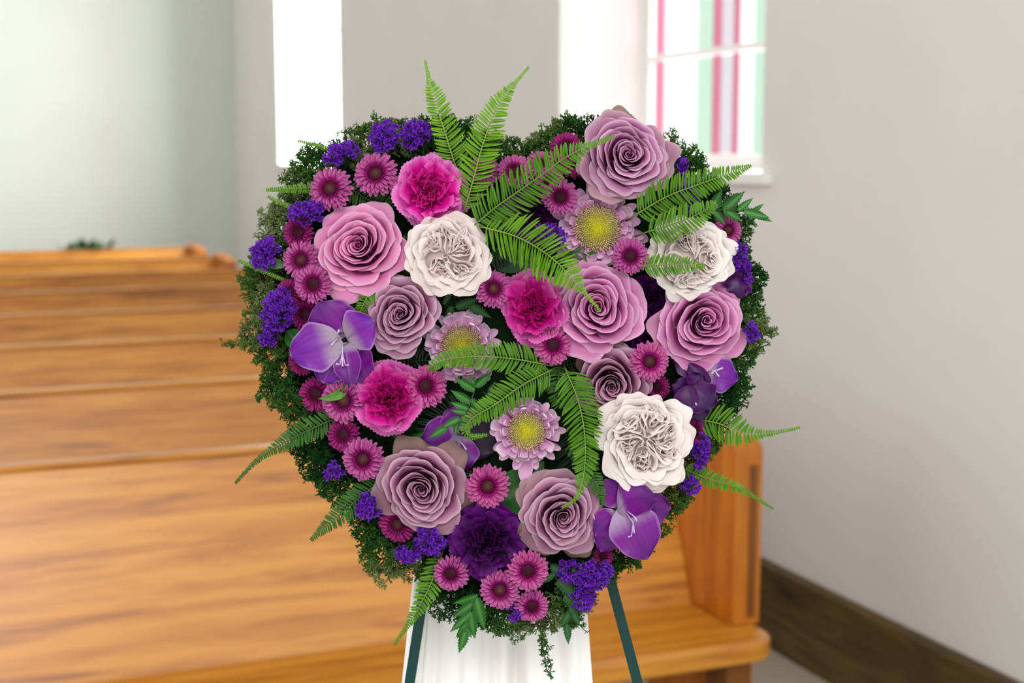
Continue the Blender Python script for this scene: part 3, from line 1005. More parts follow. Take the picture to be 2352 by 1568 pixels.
def statice(px, py, rx, ry, ang, w, label, seed, dens=1.0, thick=0.012):
    rg = random.Random(seed)
    tl = dome_tilt(px, py, 14)
    root = thing('statice_sprig', label, 'statice', frame_at(px, py, w, tl, 0), group='violet statice sprigs')
    n = max(12, int(rx * ry / 24 * dens))
    ca, sa = math.cos(math.radians(ang)), math.sin(math.radians(ang))
    sb = MB()
    for i in range(n):
        q = math.sqrt((i + 0.5) / n) * 0.95
        a = i * 2.39996 + rg.uniform(-0.3, 0.3)
        x, y = rx * q * math.cos(a), ry * q * math.sin(a)
        x, y = x * ca - y * sa, x * sa + y * ca
        z = thick * (1 - q * q) + rg.uniform(-0.004, 0.004)
        pos = Vector((x * K, y * K, z))
        nrm = Vector((x / max(rx, ry) * 0.8 + rg.uniform(-0.5, 0.5), y / max(rx, ry) * 0.8 + rg.uniform(-0.5, 0.5), 1)).normalized()
        s = K * rg.uniform(6.0, 9.0)
        m = Matrix.Translation(pos) @ Vector((0, 0, 1)).rotation_difference(nrm).to_matrix().to_4x4() @ Matrix.Rotation(rg.uniform(0, 6.3), 4, 'Z') @ Matrix.Scale(s, 4)
        link('floret', rg.choice(SF), root, m)
        if i % 3 == 0:
            sb.tube([tuple(pos), (pos.x * 0.5, pos.y * 0.5, -0.012), (0, 0, -0.03)], [0.0012, 0.0012, 0.0015], 5)
    link('stem', sb.mesh('statice_stems', M_leaf, True, LEAFG), root)
    return root


ST = [
    (786, 355, 42, 22, 12, 0.006, 'violet statice at upper left rim, left of the larger statice'),
    (884, 315, 36, 32, 45, 0.006, 'violet statice left of the first upright fern, above a button mum'),
    (957, 310, 36, 28, 30, 0.004, 'violet statice at the foot of the first upright fern'),
    (708, 490, 44, 24, 10, 0.010, 'violet statice at upper left of the pink rose'),
    (612, 582, 30, 36, -25, 0.000, 'violet statice at the left rim, beside the left stack of mums'),
    (642, 716, 38, 54, -18, 0.006, 'tall violet statice at the left rim, above the gladiolus'),
    (620, 778, 20, 18, 0, 0.000, 'small violet tuft under the tall left statice'),
    (768, 1080, 19, 18, 0, -0.002, 'small violet statice tuft at left, beside the lowest left mum'),
    (847, 1160, 27, 30, 20, 0.004, 'violet statice left of the brown edged dusky rose'),
    (990, 1240, 36, 30, -20, 0.006, 'violet statice under the brown edged dusky rose'),
    (940, 1266, 32, 20, 15, 0.004, 'violet statice at the lower left, above the fern that hangs over the leg'),
    (1264, 541, 32, 24, -15, 0.004, 'violet statice left of the upper pale mum'),
    (1690, 588, 20, 30, -10, -0.002, 'violet statice at right rim, beside the upper cream rose'),
    (1720, 762, 14, 21, 0, -0.004, 'small violet tuft right of the right edge lavender rose'),
    (1606, 1035, 17, 44, -8, -0.006, 'violet statice right of the largest cream rose'),
    (1583, 1112, 20, 20, 0, -0.006, 'violet statice under the right side of the largest cream rose'),
    (1580, 452, 22, 34, 20, -0.004, 'violet statice glimpsed behind the two right ferns'),
    (1562, 388, 9, 18, 0, -0.010, 'thin violet tuft beside the top mauve rose'),
    (1310, 1308, 30, 24, 10, 0.000, 'violet statice below the bottom right dusky rose'),
    (1365, 1318, 42, 30, 30, 0.006, 'violet statice at bottom right, near the green easel leg'),
    (1338, 1368, 26, 28, -20, 0.002, 'lowest violet statice at bottom right, over the white cloth'),
    (1183, 1402, 14, 14, 0, -0.004, 'small violet tuft between the bottom trio of mums'),
    (1707, 625, 10, 30, 0, -0.008, 'narrow violet tuft behind the folded gladiolus at right rim'),
]
for i, (x, y, rx, ry, an, w_, lb) in enumerate(ST):
    statice(x, y, rx, ry, an, w_, lb, 200 + i)

# ------------------------------------------------------------------ gladiolus
GC = {'throat': (206, 196, 208), 'mid': (150, 70, 196), 'out': (86, 18, 150), 'edge': (196, 160, 214), 'hot': (140, 20, 156)}


def glad_petal(b, t, wpx, z, pal, cup=0.25, ruff=1.0, seed=0, pale=0.4, blunt=0.5, streak=0.0, nu=17, nv=17, bend=0.0):
    """b, t: base and tip in photo pixels about the bloom; z: heights (base, middle, tip) in px"""
    rg = random.Random(seed)
    U, V = np.meshgrid(np.linspace(-1, 1, nu), np.linspace(0, 1, nv))
    bx, by, tx, ty = b[0], -b[1], t[0], -t[1]
    L = math.hypot(tx - bx, ty - by)
    dx, dy = (tx - bx) / L, (ty - by) / L
    pt = np.sin(PI * np.clip(V, 0, 1) ** 0.85) ** 0.85
    rd = np.clip(V, 0, 1) ** 0.6 * np.clip(1 - V ** 3.2, 0, 1) ** 0.6
    sh = pt * (1 - 0.35 * min(1, blunt)) + rd * 0.35 * min(1, blunt)
    sh = sh / sh.max()
    sh = 0.16 * (1 - V) + sh
    p = [rg.uniform(0, 6.3) for _ in range(3)]
    off = U * wpx / 2 * sh * (1 + 0.04 * ruff * np.sin(V * 14 + p[0]))
    bd = bend * np.sin(V * PI)
    x = bx + dx * L * V - dy * (off + bd)
    y = by + dy * L * V + dx * (off + bd)
    zz = z[0] * (1 - V) ** 2 + 2 * z[1] * V * (1 - V) + z[2] * V ** 2
    zz = zz + cup * wpx * 0.5 * (U ** 2) * sh + ruff * 5.0 * np.sin(V * 13 + p[1] + U) * np.abs(U) ** 3 * V * 1.6 + 1.5 * np.exp(-(U / 0.12) ** 2) * V * (1 - V) * 4
    P = np.stack([x, y, zz], -1).reshape(-1, 3) * K
    pale = pale * 0.55
    th, md, ou, ed, ht = [np.array(lin(c)) for c in pal]
    v, u = V.ravel()[:, None], U.ravel()[:, None]
    c = th + (md - th) * np.clip((v - 0.15) / max(0.05, pale), 0, 1)
    c = c + (ou - c) * np.clip((v - 0.35 - pale * 0.4) / 0.4, 0, 1) * 0.85
    c = c + (ht - c) * np.clip(np.sin(v * 5 + u * 2.2 + p[2]), 0, 1) * 0.35 * np.clip(v - 0.2, 0, 1)
    c = c + (ou - c) * np.exp(-(u / 0.07) ** 2) * 0.45 * (streak <= 0)
    c = c * (1 + 0.16 * np.sin(u * 26 + 2 * np.sin(v * 3)) * np.clip(v * 1.5, 0, 1))
    c = c + (th - c) * np.exp(-(u / 0.07) ** 2) * streak * np.clip(1.3 - v, 0, 1)
    c = c + (ed - c) * np.clip((np.abs(u) - 0.88) / 0.1, 0, 1) * 0.6
    c = c + (ed - c) * np.clip((v - 0.965) / 0.035, 0, 1) * 0.5
    return mesh_np('gladiolus_petal', P, grid_faces(nu, nv), M_glad, c)


PAL_L = [(178, 158, 176), (132, 50, 166), (100, 16, 150), (204, 168, 214), (156, 8, 158)]
PAL_M = [(172, 148, 180), (126, 20, 146), (90, 4, 118), (186, 130, 198), (150, 4, 136)]
PAL_D = [(76, 26, 84), (74, 6, 92), (48, 0, 70), (132, 76, 140), (86, 0, 84)]
PAL_N = [(44, 14, 54), (34, 2, 50), (24, 0, 38), (76, 40, 92), (36, 0, 44)]


def gladiolus(px, py, w, label, petals, stamens=(), seed=0, tilt=(0, 0)):
    root = thing('gladiolus_bloom', label, 'gladiolus', frame_at(px, py, w, tilt, 0), group='purple gladiolus blooms')
    for i, (b, t, wd, z, pal, kw) in enumerate(petals):
        link('petal', glad_petal(b, t, wd, z, pal, seed=seed + i, **kw), root)
    for pts in stamens:
        P_ = [Vector((x, -y, zz)) * K for (x, y, zz) in pts]
        link('stamen', MB().tube(P_, [1.3 * K] * (len(P_) - 1) + [2.4 * K], 6).mesh('stamen', M_petal_w, True, np.array(lin((222, 206, 232)))), root)
    link('throat', MB().tube([(0, 0, -60 * K), (0, 0, -24 * K), (0, 0, -8 * K)], [5 * K, 9 * K, 15 * K], 12, False).mesh('throat', M_glad, True, np.array(lin((120, 100, 110)))), root)
    stem(root, 0.035, 0.002, (70, 110, 60))
    return root


gladiolus(785, 778, 0.016, 'large violet gladiolus bloom with pale throat at the left', [
    ((0, -2), (-58, -82), 112, (-22, 6, -6), PAL_M, dict(cup=-0.1, blunt=0.8, pale=0.12)),
    ((8, 20), (58, 100), 78, (-30, -10, -20), PAL_M, dict(cup=0.1, blunt=0.8, pale=0.2)),
    ((-6, 10), (-45, 102), 96, (-24, -4, -14), PAL_L, dict(cup=0.1, blunt=1.0, pale=0.15, streak=0.4)),
    ((6, 8), (24, 108), 60, (-14, 14, 10), PAL_M, dict(cup=0.25, blunt=0.8, pale=0.2, streak=0.4)),
    ((10, 0), (78, -42), 92, (-10, 30, 12), PAL_L, dict(cup=0.05, blunt=0.9, pale=0.5)),
    ((-2, 2), (-118, 38), 104, (-8, 30, 8), PAL_L, dict(cup=0.06, blunt=0.9, pale=0.5)),
], [[(0, 6, -8), (4, 30, 14), (6, 62, 22)], [(4, 32, 14), (12, 60, 20), (20, 58, 24)], [(4, 32, 14), (0, 58, 22), (-8, 56, 26)],
    [(-8, -2, -4), (-14, 6, 12), (-20, 14, 22)], [(-4, -4, -4), (-8, -12, 14), (-2, -20, 20)]], 300, (-4, 0))
gladiolus(1428, 1172, 0.014, 'large violet gladiolus bloom with pale throat at the lower right', [
    ((4, -6), (-38, -72), 62, (-20, -6, -4), PAL_M, dict(cup=0.1, blunt=0.6, pale=0.1)),
    ((20, 0), (116, -4), 98, (-26, -14, -12), PAL_M, dict(cup=0.15, blunt=0.1, pale=0.1)),
    ((-4, 10), (-60, 60), 74, (-20, -10, -10), PAL_M, dict(cup=0.1, blunt=1.0, pale=0.1)),
    ((-6, 10), (-44, 100), 74, (-26, -16, -20), PAL_M, dict(cup=0.1, blunt=1.0, pale=0.1)),
    ((-2, -6), (58, 112), 108, (-10, 22, 16), PAL_M, dict(cup=0.12, blunt=0.35, pale=0.5, bend=6)),
    ((-8, 0), (78, -30), 92, (0, 36, 16), PAL_M, dict(cup=-0.3, blunt=1.2, pale=0.02, bend=22)),
], [[(6, 0, -4), (22, 22, 26), (24, 46, 32)], [(22, 28, 26), (18, 52, 32), (10, 54, 34)], [(8, -2, 0), (24, 8, 30), (30, 18, 32)]], 320, (4, -4))
gladiolus(1056, 985, 0.000, 'violet gladiolus bloom in lower centre, under the toothed green leaves', [
    ((0, 4), (-10, -58), 74, (-20, -4, -8), PAL_M, dict(cup=0.1, blunt=0.8, pale=0.1)),
    ((-2, 8), (-88, 34), 92, (-18, -2, -6), PAL_M, dict(cup=0.1, blunt=0.8, pale=0.15)),
    ((8, 8), (84, 50), 92, (-26, -16, -20), PAL_N, dict(cup=0.1, blunt=1, pale=0.1)),
    ((-2, 16), (-2, 102), 86, (-12, 14, 2), PAL_M, dict(cup=-0.15, blunt=0.9, pale=0.1, streak=0.9)),
    ((-4, 16), (-66, 58), 60, (-26, -16, -20), PAL_N, dict(cup=0.1, blunt=1, pale=0.1)),
], [[(-10, 20, 0), (8, 34, 18), (16, 46, 22)]], 340)
gladiolus(1628, 850, 0.000, 'dark violet gladiolus bloom spreading right, under the right edge rose', [
    ((-10, 0), (-84, -42), 70, (-14, 6, -4), PAL_D, dict(cup=0.2, blunt=0.8, pale=0.3)),
    ((-2, 2), (68, 24), 76, (-8, 12, 0), PAL_L, dict(cup=0.1, blunt=0.2, pale=0.2)),
    ((-10, -6), (-40, 26), 66, (0, 24, 4), PAL_D, dict(cup=-0.3, blunt=1.0, pale=0.5)),
    ((4, 10), (10, 62), 52, (-20, -8, -12), PAL_N, dict(cup=0.2, blunt=1.0, pale=0.1)),
], [[(0, 0, 10), (12, 0, 22), (26, -6, 26)], [(8, 0, 20), (18, 14, 24)], [(8, 0, 20), (0, 8, 26)]], 360, (6, 0))
gladiolus(1590, 905, 0.008, 'folded deep purple gladiolus bloom right of the largest cream rose', [
    ((-4, -4), (-44, -22), 52, (-20, -10, -12), PAL_D, dict(cup=0.3, blunt=1, pale=0.1)),
    ((-12, -20), (-4, 50), 62, (0, 22, 6), PAL_D, dict(cup=-0.35, blunt=0.9, pale=0.2)),
    ((-4, -14), (48, 30), 72, (-6, 14, 8), PAL_D, dict(cup=0.35, blunt=1.0, pale=0.05, ruff=1.6)),
    ((4, 10), (26, 64), 52, (-14, -6, -8), PAL_D, dict(cup=0.2, blunt=1, pale=0.05)),
    ((-2, -14), (24, -46), 50, (-10, 4, -4), PAL_D, dict(cup=0.3, blunt=1, pale=0.05, ruff=1.6)),
], [[(4, 14, 6), (6, 24, 14)]], 380, (8, -2))
gladiolus(1692, 644, -0.004, 'folded deep purple gladiolus bloom at the right rim, above the right edge rose', [
    ((0, 10), (-26, -22), 54, (-14, 2, 0), PAL_D, dict(cup=0.3, blunt=1, pale=0.1)),
    ((4, 0), (24, -30), 52, (-6, 12, 4), PAL_D, dict(cup=0.3, blunt=0.3, pale=0.05)),
    ((0, -14), (4, 42), 56, (0, 20, 6), PAL_D, dict(cup=-0.35, blunt=1, pale=0.3)),
    ((6, 4), (26, 34), 44, (-10, 0, -2), PAL_M, dict(cup=0.3, blunt=1, pale=0.05)),
], [], 400, (14, 0))
gladiolus(1200, 795, 0.000, 'small closed violet gladiolus bud left of the central button mum', [
    ((-14, -10), (30, 16), 34, (0, 10, 4), PAL_D, dict(cup=-0.4, blunt=1, pale=0.3)),
    ((-16, 4), (22, 26), 26, (-8, 0, -2), PAL_N, dict(cup=-0.3, blunt=1, pale=0.3)),
], [], 420)

# ------------------------------------------------------------------ greenery
def leaflet_mesh(c0, c1, wd=1.0, arch=0.10, mat=None, nv=8, fold=0.16):
    V, F, C = [], [], []
    for i in range(nv):
        t = i / (nv - 1)
        s = (math.sin(min(1, t * 1.6 + 0.28) * PI / 2) * (1 - t ** 4) ** 0.5) * 0.5 * wd
        z = -arch * t * t
        for u in (-1, 0, 1):
            V.append((t, u * s, z + abs(u) * s * fold))
            C.append(mixc(lin(c0), lin(c1), t if u else 0.15 + 0.3 * t))
    for i in range(nv - 1):
        for j in range(2):
            b_ = i * 3 + j
            F.append((b_, b_ + 1, b_ + 4, b_ + 3))
    return mesh_np('leaflet', V, F, mat or M_leaf, np.array(C))


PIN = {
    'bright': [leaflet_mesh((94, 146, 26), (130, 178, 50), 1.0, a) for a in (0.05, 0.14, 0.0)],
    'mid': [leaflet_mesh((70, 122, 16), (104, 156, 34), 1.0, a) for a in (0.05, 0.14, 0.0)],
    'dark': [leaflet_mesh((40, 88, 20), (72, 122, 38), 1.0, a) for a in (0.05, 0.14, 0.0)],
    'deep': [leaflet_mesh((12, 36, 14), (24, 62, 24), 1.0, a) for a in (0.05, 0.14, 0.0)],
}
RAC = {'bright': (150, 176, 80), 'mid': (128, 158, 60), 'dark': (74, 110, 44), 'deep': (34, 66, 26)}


def spline(pts, n):
    P_ = [Vector(p) for p in pts]
    P_ = [P_[0] * 2 - P_[1]] + P_ + [P_[-1] * 2 - P_[-2]]
    out = []
    segs = len(P_) - 3
    for i in range(n):
        t = i / (n - 1) * segs
        k = min(int(t), segs - 1)
        f = t - k
        a, b_, c, d = P_[k:k + 4]
        out.append(0.5 * ((2 * b_) + (-a + c) * f + (2 * a - 5 * b_ + 4 * c - d) * f * f + (-a + 3 * b_ - 3 * c + d) * f ** 3))
    return out


def fern(pts, prof, label, tone='bright', seed=0, step=7.0, fwd=24, roll=0.0, asym=(1, 1), droop=0.12, thick=1.0, start=0.02):
    """pts: (px, py, height in m); prof: leaflet lengths in px, spaced evenly from base to tip"""
    rg = random.Random(seed)
    loc = [lp(x, y, w_) for (x, y, w_) in pts]
    C_ = spline(loc, 160)
    base = C_[0].copy()
    L = [0]
    for i in range(1, len(C_)):
        L.append(L[-1] + (C_[i] - C_[i - 1]).length)
    tot = L[-1]
    root = thing('fern_frond', label, 'fern', H @ Matrix.Translation(base), group='fern fronds in the heart')

    def at(s):
        s = max(0, min(tot * 0.9999, s))
        k = int(np.searchsorted(L, s)) - 1
        k = max(0, min(len(C_) - 2, k))
        f = (s - L[k]) / max(1e-9, L[k + 1] - L[k])
        return C_[k].lerp(C_[k + 1], f) - base, (C_[k + 1] - C_[k]).normalized()
    rp = [at(tot * i / 24)[0] for i in range(25)]
    # the stalk starts down in the foam
    st = [Vector((0, 0, 0)) - (rp[1] - rp[0]).normalized() * 0.01 + Vector((0, 0, -0.02))] + rp
    rr = [2.2 * K * thick] + [K * thick * lerp(2.0, 0.9, i / 24) for i in range(25)]
    link('stem', MB().tube(st, rr, 6).mesh('fern_stem', M_leaf, True, np.array(lin(RAC[tone]))), root)
    s = tot * start
    k = 0
    while s < tot * 0.995:
        t = s / tot
        f = t * (len(prof) - 1)
        i0 = min(int(f), len(prof) - 2)
        lpx = lerp(prof[i0], prof[i0 + 1], f - i0)
        p, tn = at(s)
        nrm = Vector((0, 0, 1))
        nrm = (nrm - tn * nrm.dot(tn)).normalized()
        side = nrm.cross(tn)
        if roll:
            q = Matrix.Rotation(roll, 3, tn)
            nrm, side = q @ nrm, q @ side
        stp = step * (0.55 + 0.45 * min(1, lpx / 26))
        for sg, am in ((1, asym[0]), (-1, asym[1])):
            ln = lpx * am * K * rg.uniform(0.88, 1.08)
            al = math.radians(fwd + rg.uniform(-7, 7) + 22 * max(0, t - 0.6))
            d = (side * sg * math.cos(al) + tn * math.sin(al) - nrm * droop * rg.uniform(0.2, 1.6)).normalized()
            zz = (nrm - d * nrm.dot(d)).normalized()
            zz = (Matrix.Rotation(rg.uniform(-0.35, 0.35), 3, d) @ zz)
            yy = zz.cross(d)
            wdt = stp * K * 0.86 * rg.uniform(0.85, 1.1)
            m = Matrix((
                (d.x * ln, yy.x * wdt, zz.x * ln, p.x), (d.y * ln, yy.y * wdt, zz.y * ln, p.y), (d.z * ln, yy.z * wdt, zz.z * ln, p.z), (0, 0, 0, 1)))
            link('leaflet', rg.choice(PIN[tone]), root, m)
        s += stp * K
        k += 1
    return root


FERNS = [
    ([(1052, 400, 0.000), (1030, 330, 0.012), (1005, 250, 0.02), (988, 195, 0.02), (976, 140, 0.014)], [44, 44, 40, 34, 26, 7, 4], 'upright bright fern frond at the top, the left of two', 'bright', dict(asym=(0.85, 1.1))),
    ([(1068, 480, 0.012), (1085, 420, 0.02), (1110, 330, 0.026), (1145, 240, 0.03), (1215, 153, 0.02)], [36, 44, 48, 46, 38, 24, 6, 4], 'upright bright fern frond at the top, the right of two', 'bright', {}),
    ([(1092, 515, 0.026), (1140, 475, 0.036), (1230, 412, 0.044), (1310, 355, 0.05), (1412, 312, 0.054)], [46, 60, 58, 52, 36, 10, 5], 'long diagonal fern frond pointing at the top mauve rose', 'mid', dict(droop=0.08)),
    ([(1112, 522, 0.03), (1190, 545, 0.042), (1262, 588, 0.048), (1315, 640, 0.05), (1378, 713, 0.046)], [46, 62, 66, 56, 34, 6, 4], 'arched fern frond sweeping down to the open lavender rose', 'bright', dict(asym=(1, 1.1))),
    ([(1462, 492, 0.02), (1530, 452, 0.03), (1600, 425, 0.034), (1670, 400, 0.03), (1726, 380, 0.026)], [44, 50, 46, 40, 30, 18, 4], 'fern frond at upper right pointing out past the window corner', 'mid', {}),
    ([(1488, 532, 0.03), (1545, 515, 0.04), (1600, 493, 0.044), (1645, 466, 0.042)], [36, 44, 40, 28, 8], 'fern tip lying over the top of the upper cream rose', 'mid', {}),
    ([(1478, 612, 0.03), (1530, 608, 0.042), (1575, 608, 0.046), (1620, 612, 0.044)], [30, 30, 26, 18, 6], 'small fern tip lying across the bottom of the upper cream rose', 'mid', dict(step=6.0)),
    ([(1258, 838, 0.010), (1180, 824, 0.024), (1100, 818, 0.034), (1030, 824, 0.036), (998, 836, 0.034), (992, 850, 0.03)], [40, 44, 42, 36, 30, 22, 12], 'fern frond lying left across the pale mum left of centre', 'mid', dict(step=7.5)),
    ([(1265, 850, 0.008), (1200, 884, 0.024), (1135, 930, 0.032), (1085, 960, 0.03), (1068, 985, 0.028), (1082, 1002, 0.026), (1122, 998, 0.022)], [40, 46, 44, 36, 24, 10, 5], 'fern frond curling at its tip, left of the lower centre pale mum', 'mid', {}),
    ([(1300, 850, 0.006), (1328, 920, 0.026), (1343, 1000, 0.036), (1342, 1080, 0.038), (1325, 1140, 0.04), (1290, 1168, 0.04)], [50, 56, 52, 42, 30, 8, 4], 'fern frond hanging down between pale mum and largest cream rose', 'mid', dict(fwd=30)),
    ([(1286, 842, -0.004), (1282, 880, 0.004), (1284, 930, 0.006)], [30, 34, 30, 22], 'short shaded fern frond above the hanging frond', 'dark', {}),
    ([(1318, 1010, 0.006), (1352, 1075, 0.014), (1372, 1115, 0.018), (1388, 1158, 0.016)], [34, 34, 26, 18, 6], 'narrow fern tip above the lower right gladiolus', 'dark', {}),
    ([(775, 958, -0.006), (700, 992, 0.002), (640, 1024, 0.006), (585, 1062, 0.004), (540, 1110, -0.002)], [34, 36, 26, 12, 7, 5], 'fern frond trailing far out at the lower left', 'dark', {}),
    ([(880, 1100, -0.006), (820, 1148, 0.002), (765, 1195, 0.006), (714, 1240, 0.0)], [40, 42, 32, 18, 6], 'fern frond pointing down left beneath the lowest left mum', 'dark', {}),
    ([(1012, 1280, -0.004), (985, 1350, 0.002), (948, 1418, 0.006), (906, 1480, 0.0)], [34, 34, 22, 8, 5], 'fern frond hanging over the left easel leg', 'mid', dict(step=8)),
    ([(1590, 962, -0.008), (1650, 972, 0.0), (1705, 995, 0.004), (1765, 995, 0.004), (1836, 982, 0.0)], [46, 52, 40, 14, 6, 4], 'fern frond reaching right past the pew end, upper one', 'mid', dict(step=8.5)),
    ([(1570, 1076, -0.010), (1630, 1100, -0.002), (1700, 1122, 0.002), (1775, 1168, -0.002)], [24, 26, 16, 6, 4], 'thin fern frond reaching right past the pew end, lower one', 'mid', {}),
    ([(800, 362, -0.006), (748, 340, -0.002), (684, 323, -0.002)], [10, 6, 4], 'thin fern tip poking out over the left window', 'mid', {}),
    ([(790, 425, -0.006), (700, 432, -0.002), (611, 436, -0.002)], [26, 14, 5], 'thin fern tip at the upper left rim, upper of two', 'mid', {}),
    ([(720, 500, -0.008), (664, 474, -0.004), (614, 451, -0.002)], [16, 8, 5], 'thin fern tip at the upper left rim, lower of two', 'mid', {}),
    ([(670, 650, -0.010), (610, 625, -0.004), (547, 598, -0.002)], [6, 6, 5], 'thin fern tip at the left rim below the statice', 'mid', {}),
    ([(882, 640, 0.002), (845, 680, 0.014), (820, 730, 0.010)], [18, 24, 20, 12], 'short fern tip left of the small dusky rose', 'mid', dict(step=6.5)),
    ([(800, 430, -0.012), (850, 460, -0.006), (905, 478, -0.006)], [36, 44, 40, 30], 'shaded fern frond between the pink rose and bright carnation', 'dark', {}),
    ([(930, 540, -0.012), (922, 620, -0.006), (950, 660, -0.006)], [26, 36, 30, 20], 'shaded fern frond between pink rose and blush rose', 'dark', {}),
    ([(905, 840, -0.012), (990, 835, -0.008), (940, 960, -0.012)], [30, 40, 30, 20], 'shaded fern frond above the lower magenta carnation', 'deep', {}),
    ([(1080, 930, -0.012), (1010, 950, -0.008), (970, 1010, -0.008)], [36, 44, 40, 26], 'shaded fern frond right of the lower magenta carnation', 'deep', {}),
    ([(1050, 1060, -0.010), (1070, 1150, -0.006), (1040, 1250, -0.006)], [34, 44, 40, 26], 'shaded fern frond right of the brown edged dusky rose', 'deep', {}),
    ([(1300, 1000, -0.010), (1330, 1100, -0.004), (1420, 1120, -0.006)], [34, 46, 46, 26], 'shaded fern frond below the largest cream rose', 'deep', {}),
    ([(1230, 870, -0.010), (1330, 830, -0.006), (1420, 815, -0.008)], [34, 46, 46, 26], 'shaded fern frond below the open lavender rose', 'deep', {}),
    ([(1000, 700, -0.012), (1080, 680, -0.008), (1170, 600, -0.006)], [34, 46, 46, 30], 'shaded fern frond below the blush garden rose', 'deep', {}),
]
for i, (pts, prof, lb, tone, kw) in enumerate(FERNS):
    fern(pts, prof, lb, tone, 500 + i, **kw)


def toothed(c0, c1, c2, nt=9, wd=0.40, seed=0):
    V, F, C = [], [], []
    nv = nt * 4 + 1
    for i in range(nv):
        t = i / (nv - 1)
        s = wd / 2 * (math.sin(PI * min(1, t * 0.75 + 0.18)) ** 0.8 if t < 0.98 else 0.02)
        s *= (1 - t ** 3)
        saw = 1 - 0.42 * ((i % 4) / 4)
        z = -0.10 * t * t
        for u in (-1, -0.5, 0, 0.5, 1):
            V.append((t + (0.02 if abs(u) == 1 and i % 4 == 0 else 0), u * s * (saw if abs(u) == 1 else 1), z + abs(u) * s * 0.3))
            C.append(mixc(lin(c0), lin(c1), abs(u)) if u else lin(c2))
    for i in range(nv - 1):
        for j in range(4):
            b_ = i * 5 + j
            F.append((b_, b_ + 1, b_ + 6, b_ + 5))
    return mesh_np('toothed_leaflet', V, F, M_gloss_leaf, np.array(C))


TL = {'g': toothed((18, 72, 16), (36, 102, 28), (76, 134, 58)), 'd': toothed((14, 58, 16), (28, 84, 26), (50, 106, 46))}


def leatherleaf(pts, leaves, label, tone='g', seed=0):
    """pts: spine; leaves: (position on spine 0..1, angle in photo (deg, ccw from right), length px, width factor)"""
    rg = random.Random(seed)
    loc = spline([lp(*p) for p in pts], 20)
    base = loc[0].copy()
    root = thing('leatherleaf_frond', label, 'fern', H @ Matrix.Translation(base), group='toothed dark green fronds')
    rp = [p - base for p in loc]
    link('stem', MB().tube([rp[0] + Vector((0, 0, -0.02))] + rp, 1.6 * K, 6).mesh('leaf_stem', M_leaf, True, np.array(lin((50, 96, 44)))), root)
    for (t, ang, ln, wf) in leaves:
        p = rp[min(19, int(t * 19))]
        a = math.radians(ang)
        l = ln * K
        m = Matrix.Translation(p + Vector((0, 0, 0.001 * rg.random()))) @ Matrix.Rotation(a, 4, 'Z') @ Matrix.Rotation(rg.uniform(-0.15, 0.05), 4, 'Y') @ Matrix.Rotation(rg.uniform(-0.3, 0.3), 4, 'X') @ Matrix.Diagonal((l, l * wf, l, 1))
        link('leaflet', TL[tone], root, m)
    return root


leatherleaf([(1600, 490, -0.006), (1650, 482, 0.006), (1700, 484, 0.010), (1740, 496, 0.008)], [
    (0.25, 60, 60, 1.3), (0.45, 42, 66, 1.1), (0.45, -32, 50, 1.5), (0.68, 40, 48, 1.0), (0.75, -14, 60, 1.2), (0.85, 32, 40, 1.0), (0.9, -20, 50, 1.0), (0.1, 20, 60, 1.3), (0.98, -16, 34, 1.1), (0.3, -50, 44, 1.3)],
    'toothed dark green leaf spray jutting from the right lobe', 'g', 1)
leatherleaf([(1118, 1340, -0.010), (1092, 1375, -0.002), (1076, 1415, 0.004), (1068, 1450, 0.004)], [
    (0.3, 200, 62, 1.1), (0.45, 215, 62, 1.1), (0.65, 222, 60, 1.1), (0.8, 235, 44, 1.1), (0.35, -75, 78, 1.3), (0.6, -80, 66, 1.3), (0.98, -104, 58, 1.3), (0.9, -62, 30, 1.1), (0.9, 232, 36, 1)],
    'toothed leaf spray hanging at the bottom, over the white cloth', 'g', 2)
leatherleaf([(1095, 880, 0.014), (1080, 925, 0.022), (1064, 955, 0.024), (1020, 985, 0.022)], [
    (0.1, 120, 30, 1.2), (0.15, 150, 56, 1.2), (0.35, 150, 54, 1.2), (0.5, 160, 44, 1.2), (0.62, 170, 36, 1.2), (0.75, 205, 50, 1.2), (0.95, 210, 50, 1.2), (0.8, 262, 34, 1.3), (0.68, 268, 38, 1.3), (0.1, 40, 50, 1.2), (0.3, -60, 50, 1.2)],
    'toothed leaf spray over the lower centre gladiolus', 'g', 3)
leatherleaf([(1262, 1290, -0.010), (1285, 1345, -0.004), (1310, 1400, -0.002), (1300, 1440, -0.002)], [
    (0.1, -30, 60, 1.2), (0.3, -35, 70, 1.2), (0.5, -40, 64, 1.2), (0.2, 220, 40, 1.2), (0.65, -60, 50, 1.2), (0.7, 240, 46, 1.2), (0.95, -85, 46, 1.2)],
    'shaded toothed leaf spray right of the bottom trio of mums', 'd', 4)
leatherleaf([(900, 1000, -0.010), (930, 1020, -0.004), (960, 1035, -0.004)], [
    (0.1, 60, 44, 1.2), (0.3, 250, 44, 1.2), (0.5, 30, 60, 1.2), (0.6, -70, 30, 1.2), (0.9, -10, 50, 1.2)],
    'shaded toothed leaf spray under the lower magenta carnation', 'd', 5)
leatherleaf([(1000, 690, -0.012), (1040, 705, -0.006), (1090, 700, -0.006)], [
    (0.1, 240, 50, 1.2), (0.3, 60, 40, 1.2), (0.5, 250, 50, 1.2), (0.6, 20, 60, 1.2), (0.9, -30, 60, 1.2)],
    'shaded toothed leaf spray under the blush garden rose', 'd', 6)
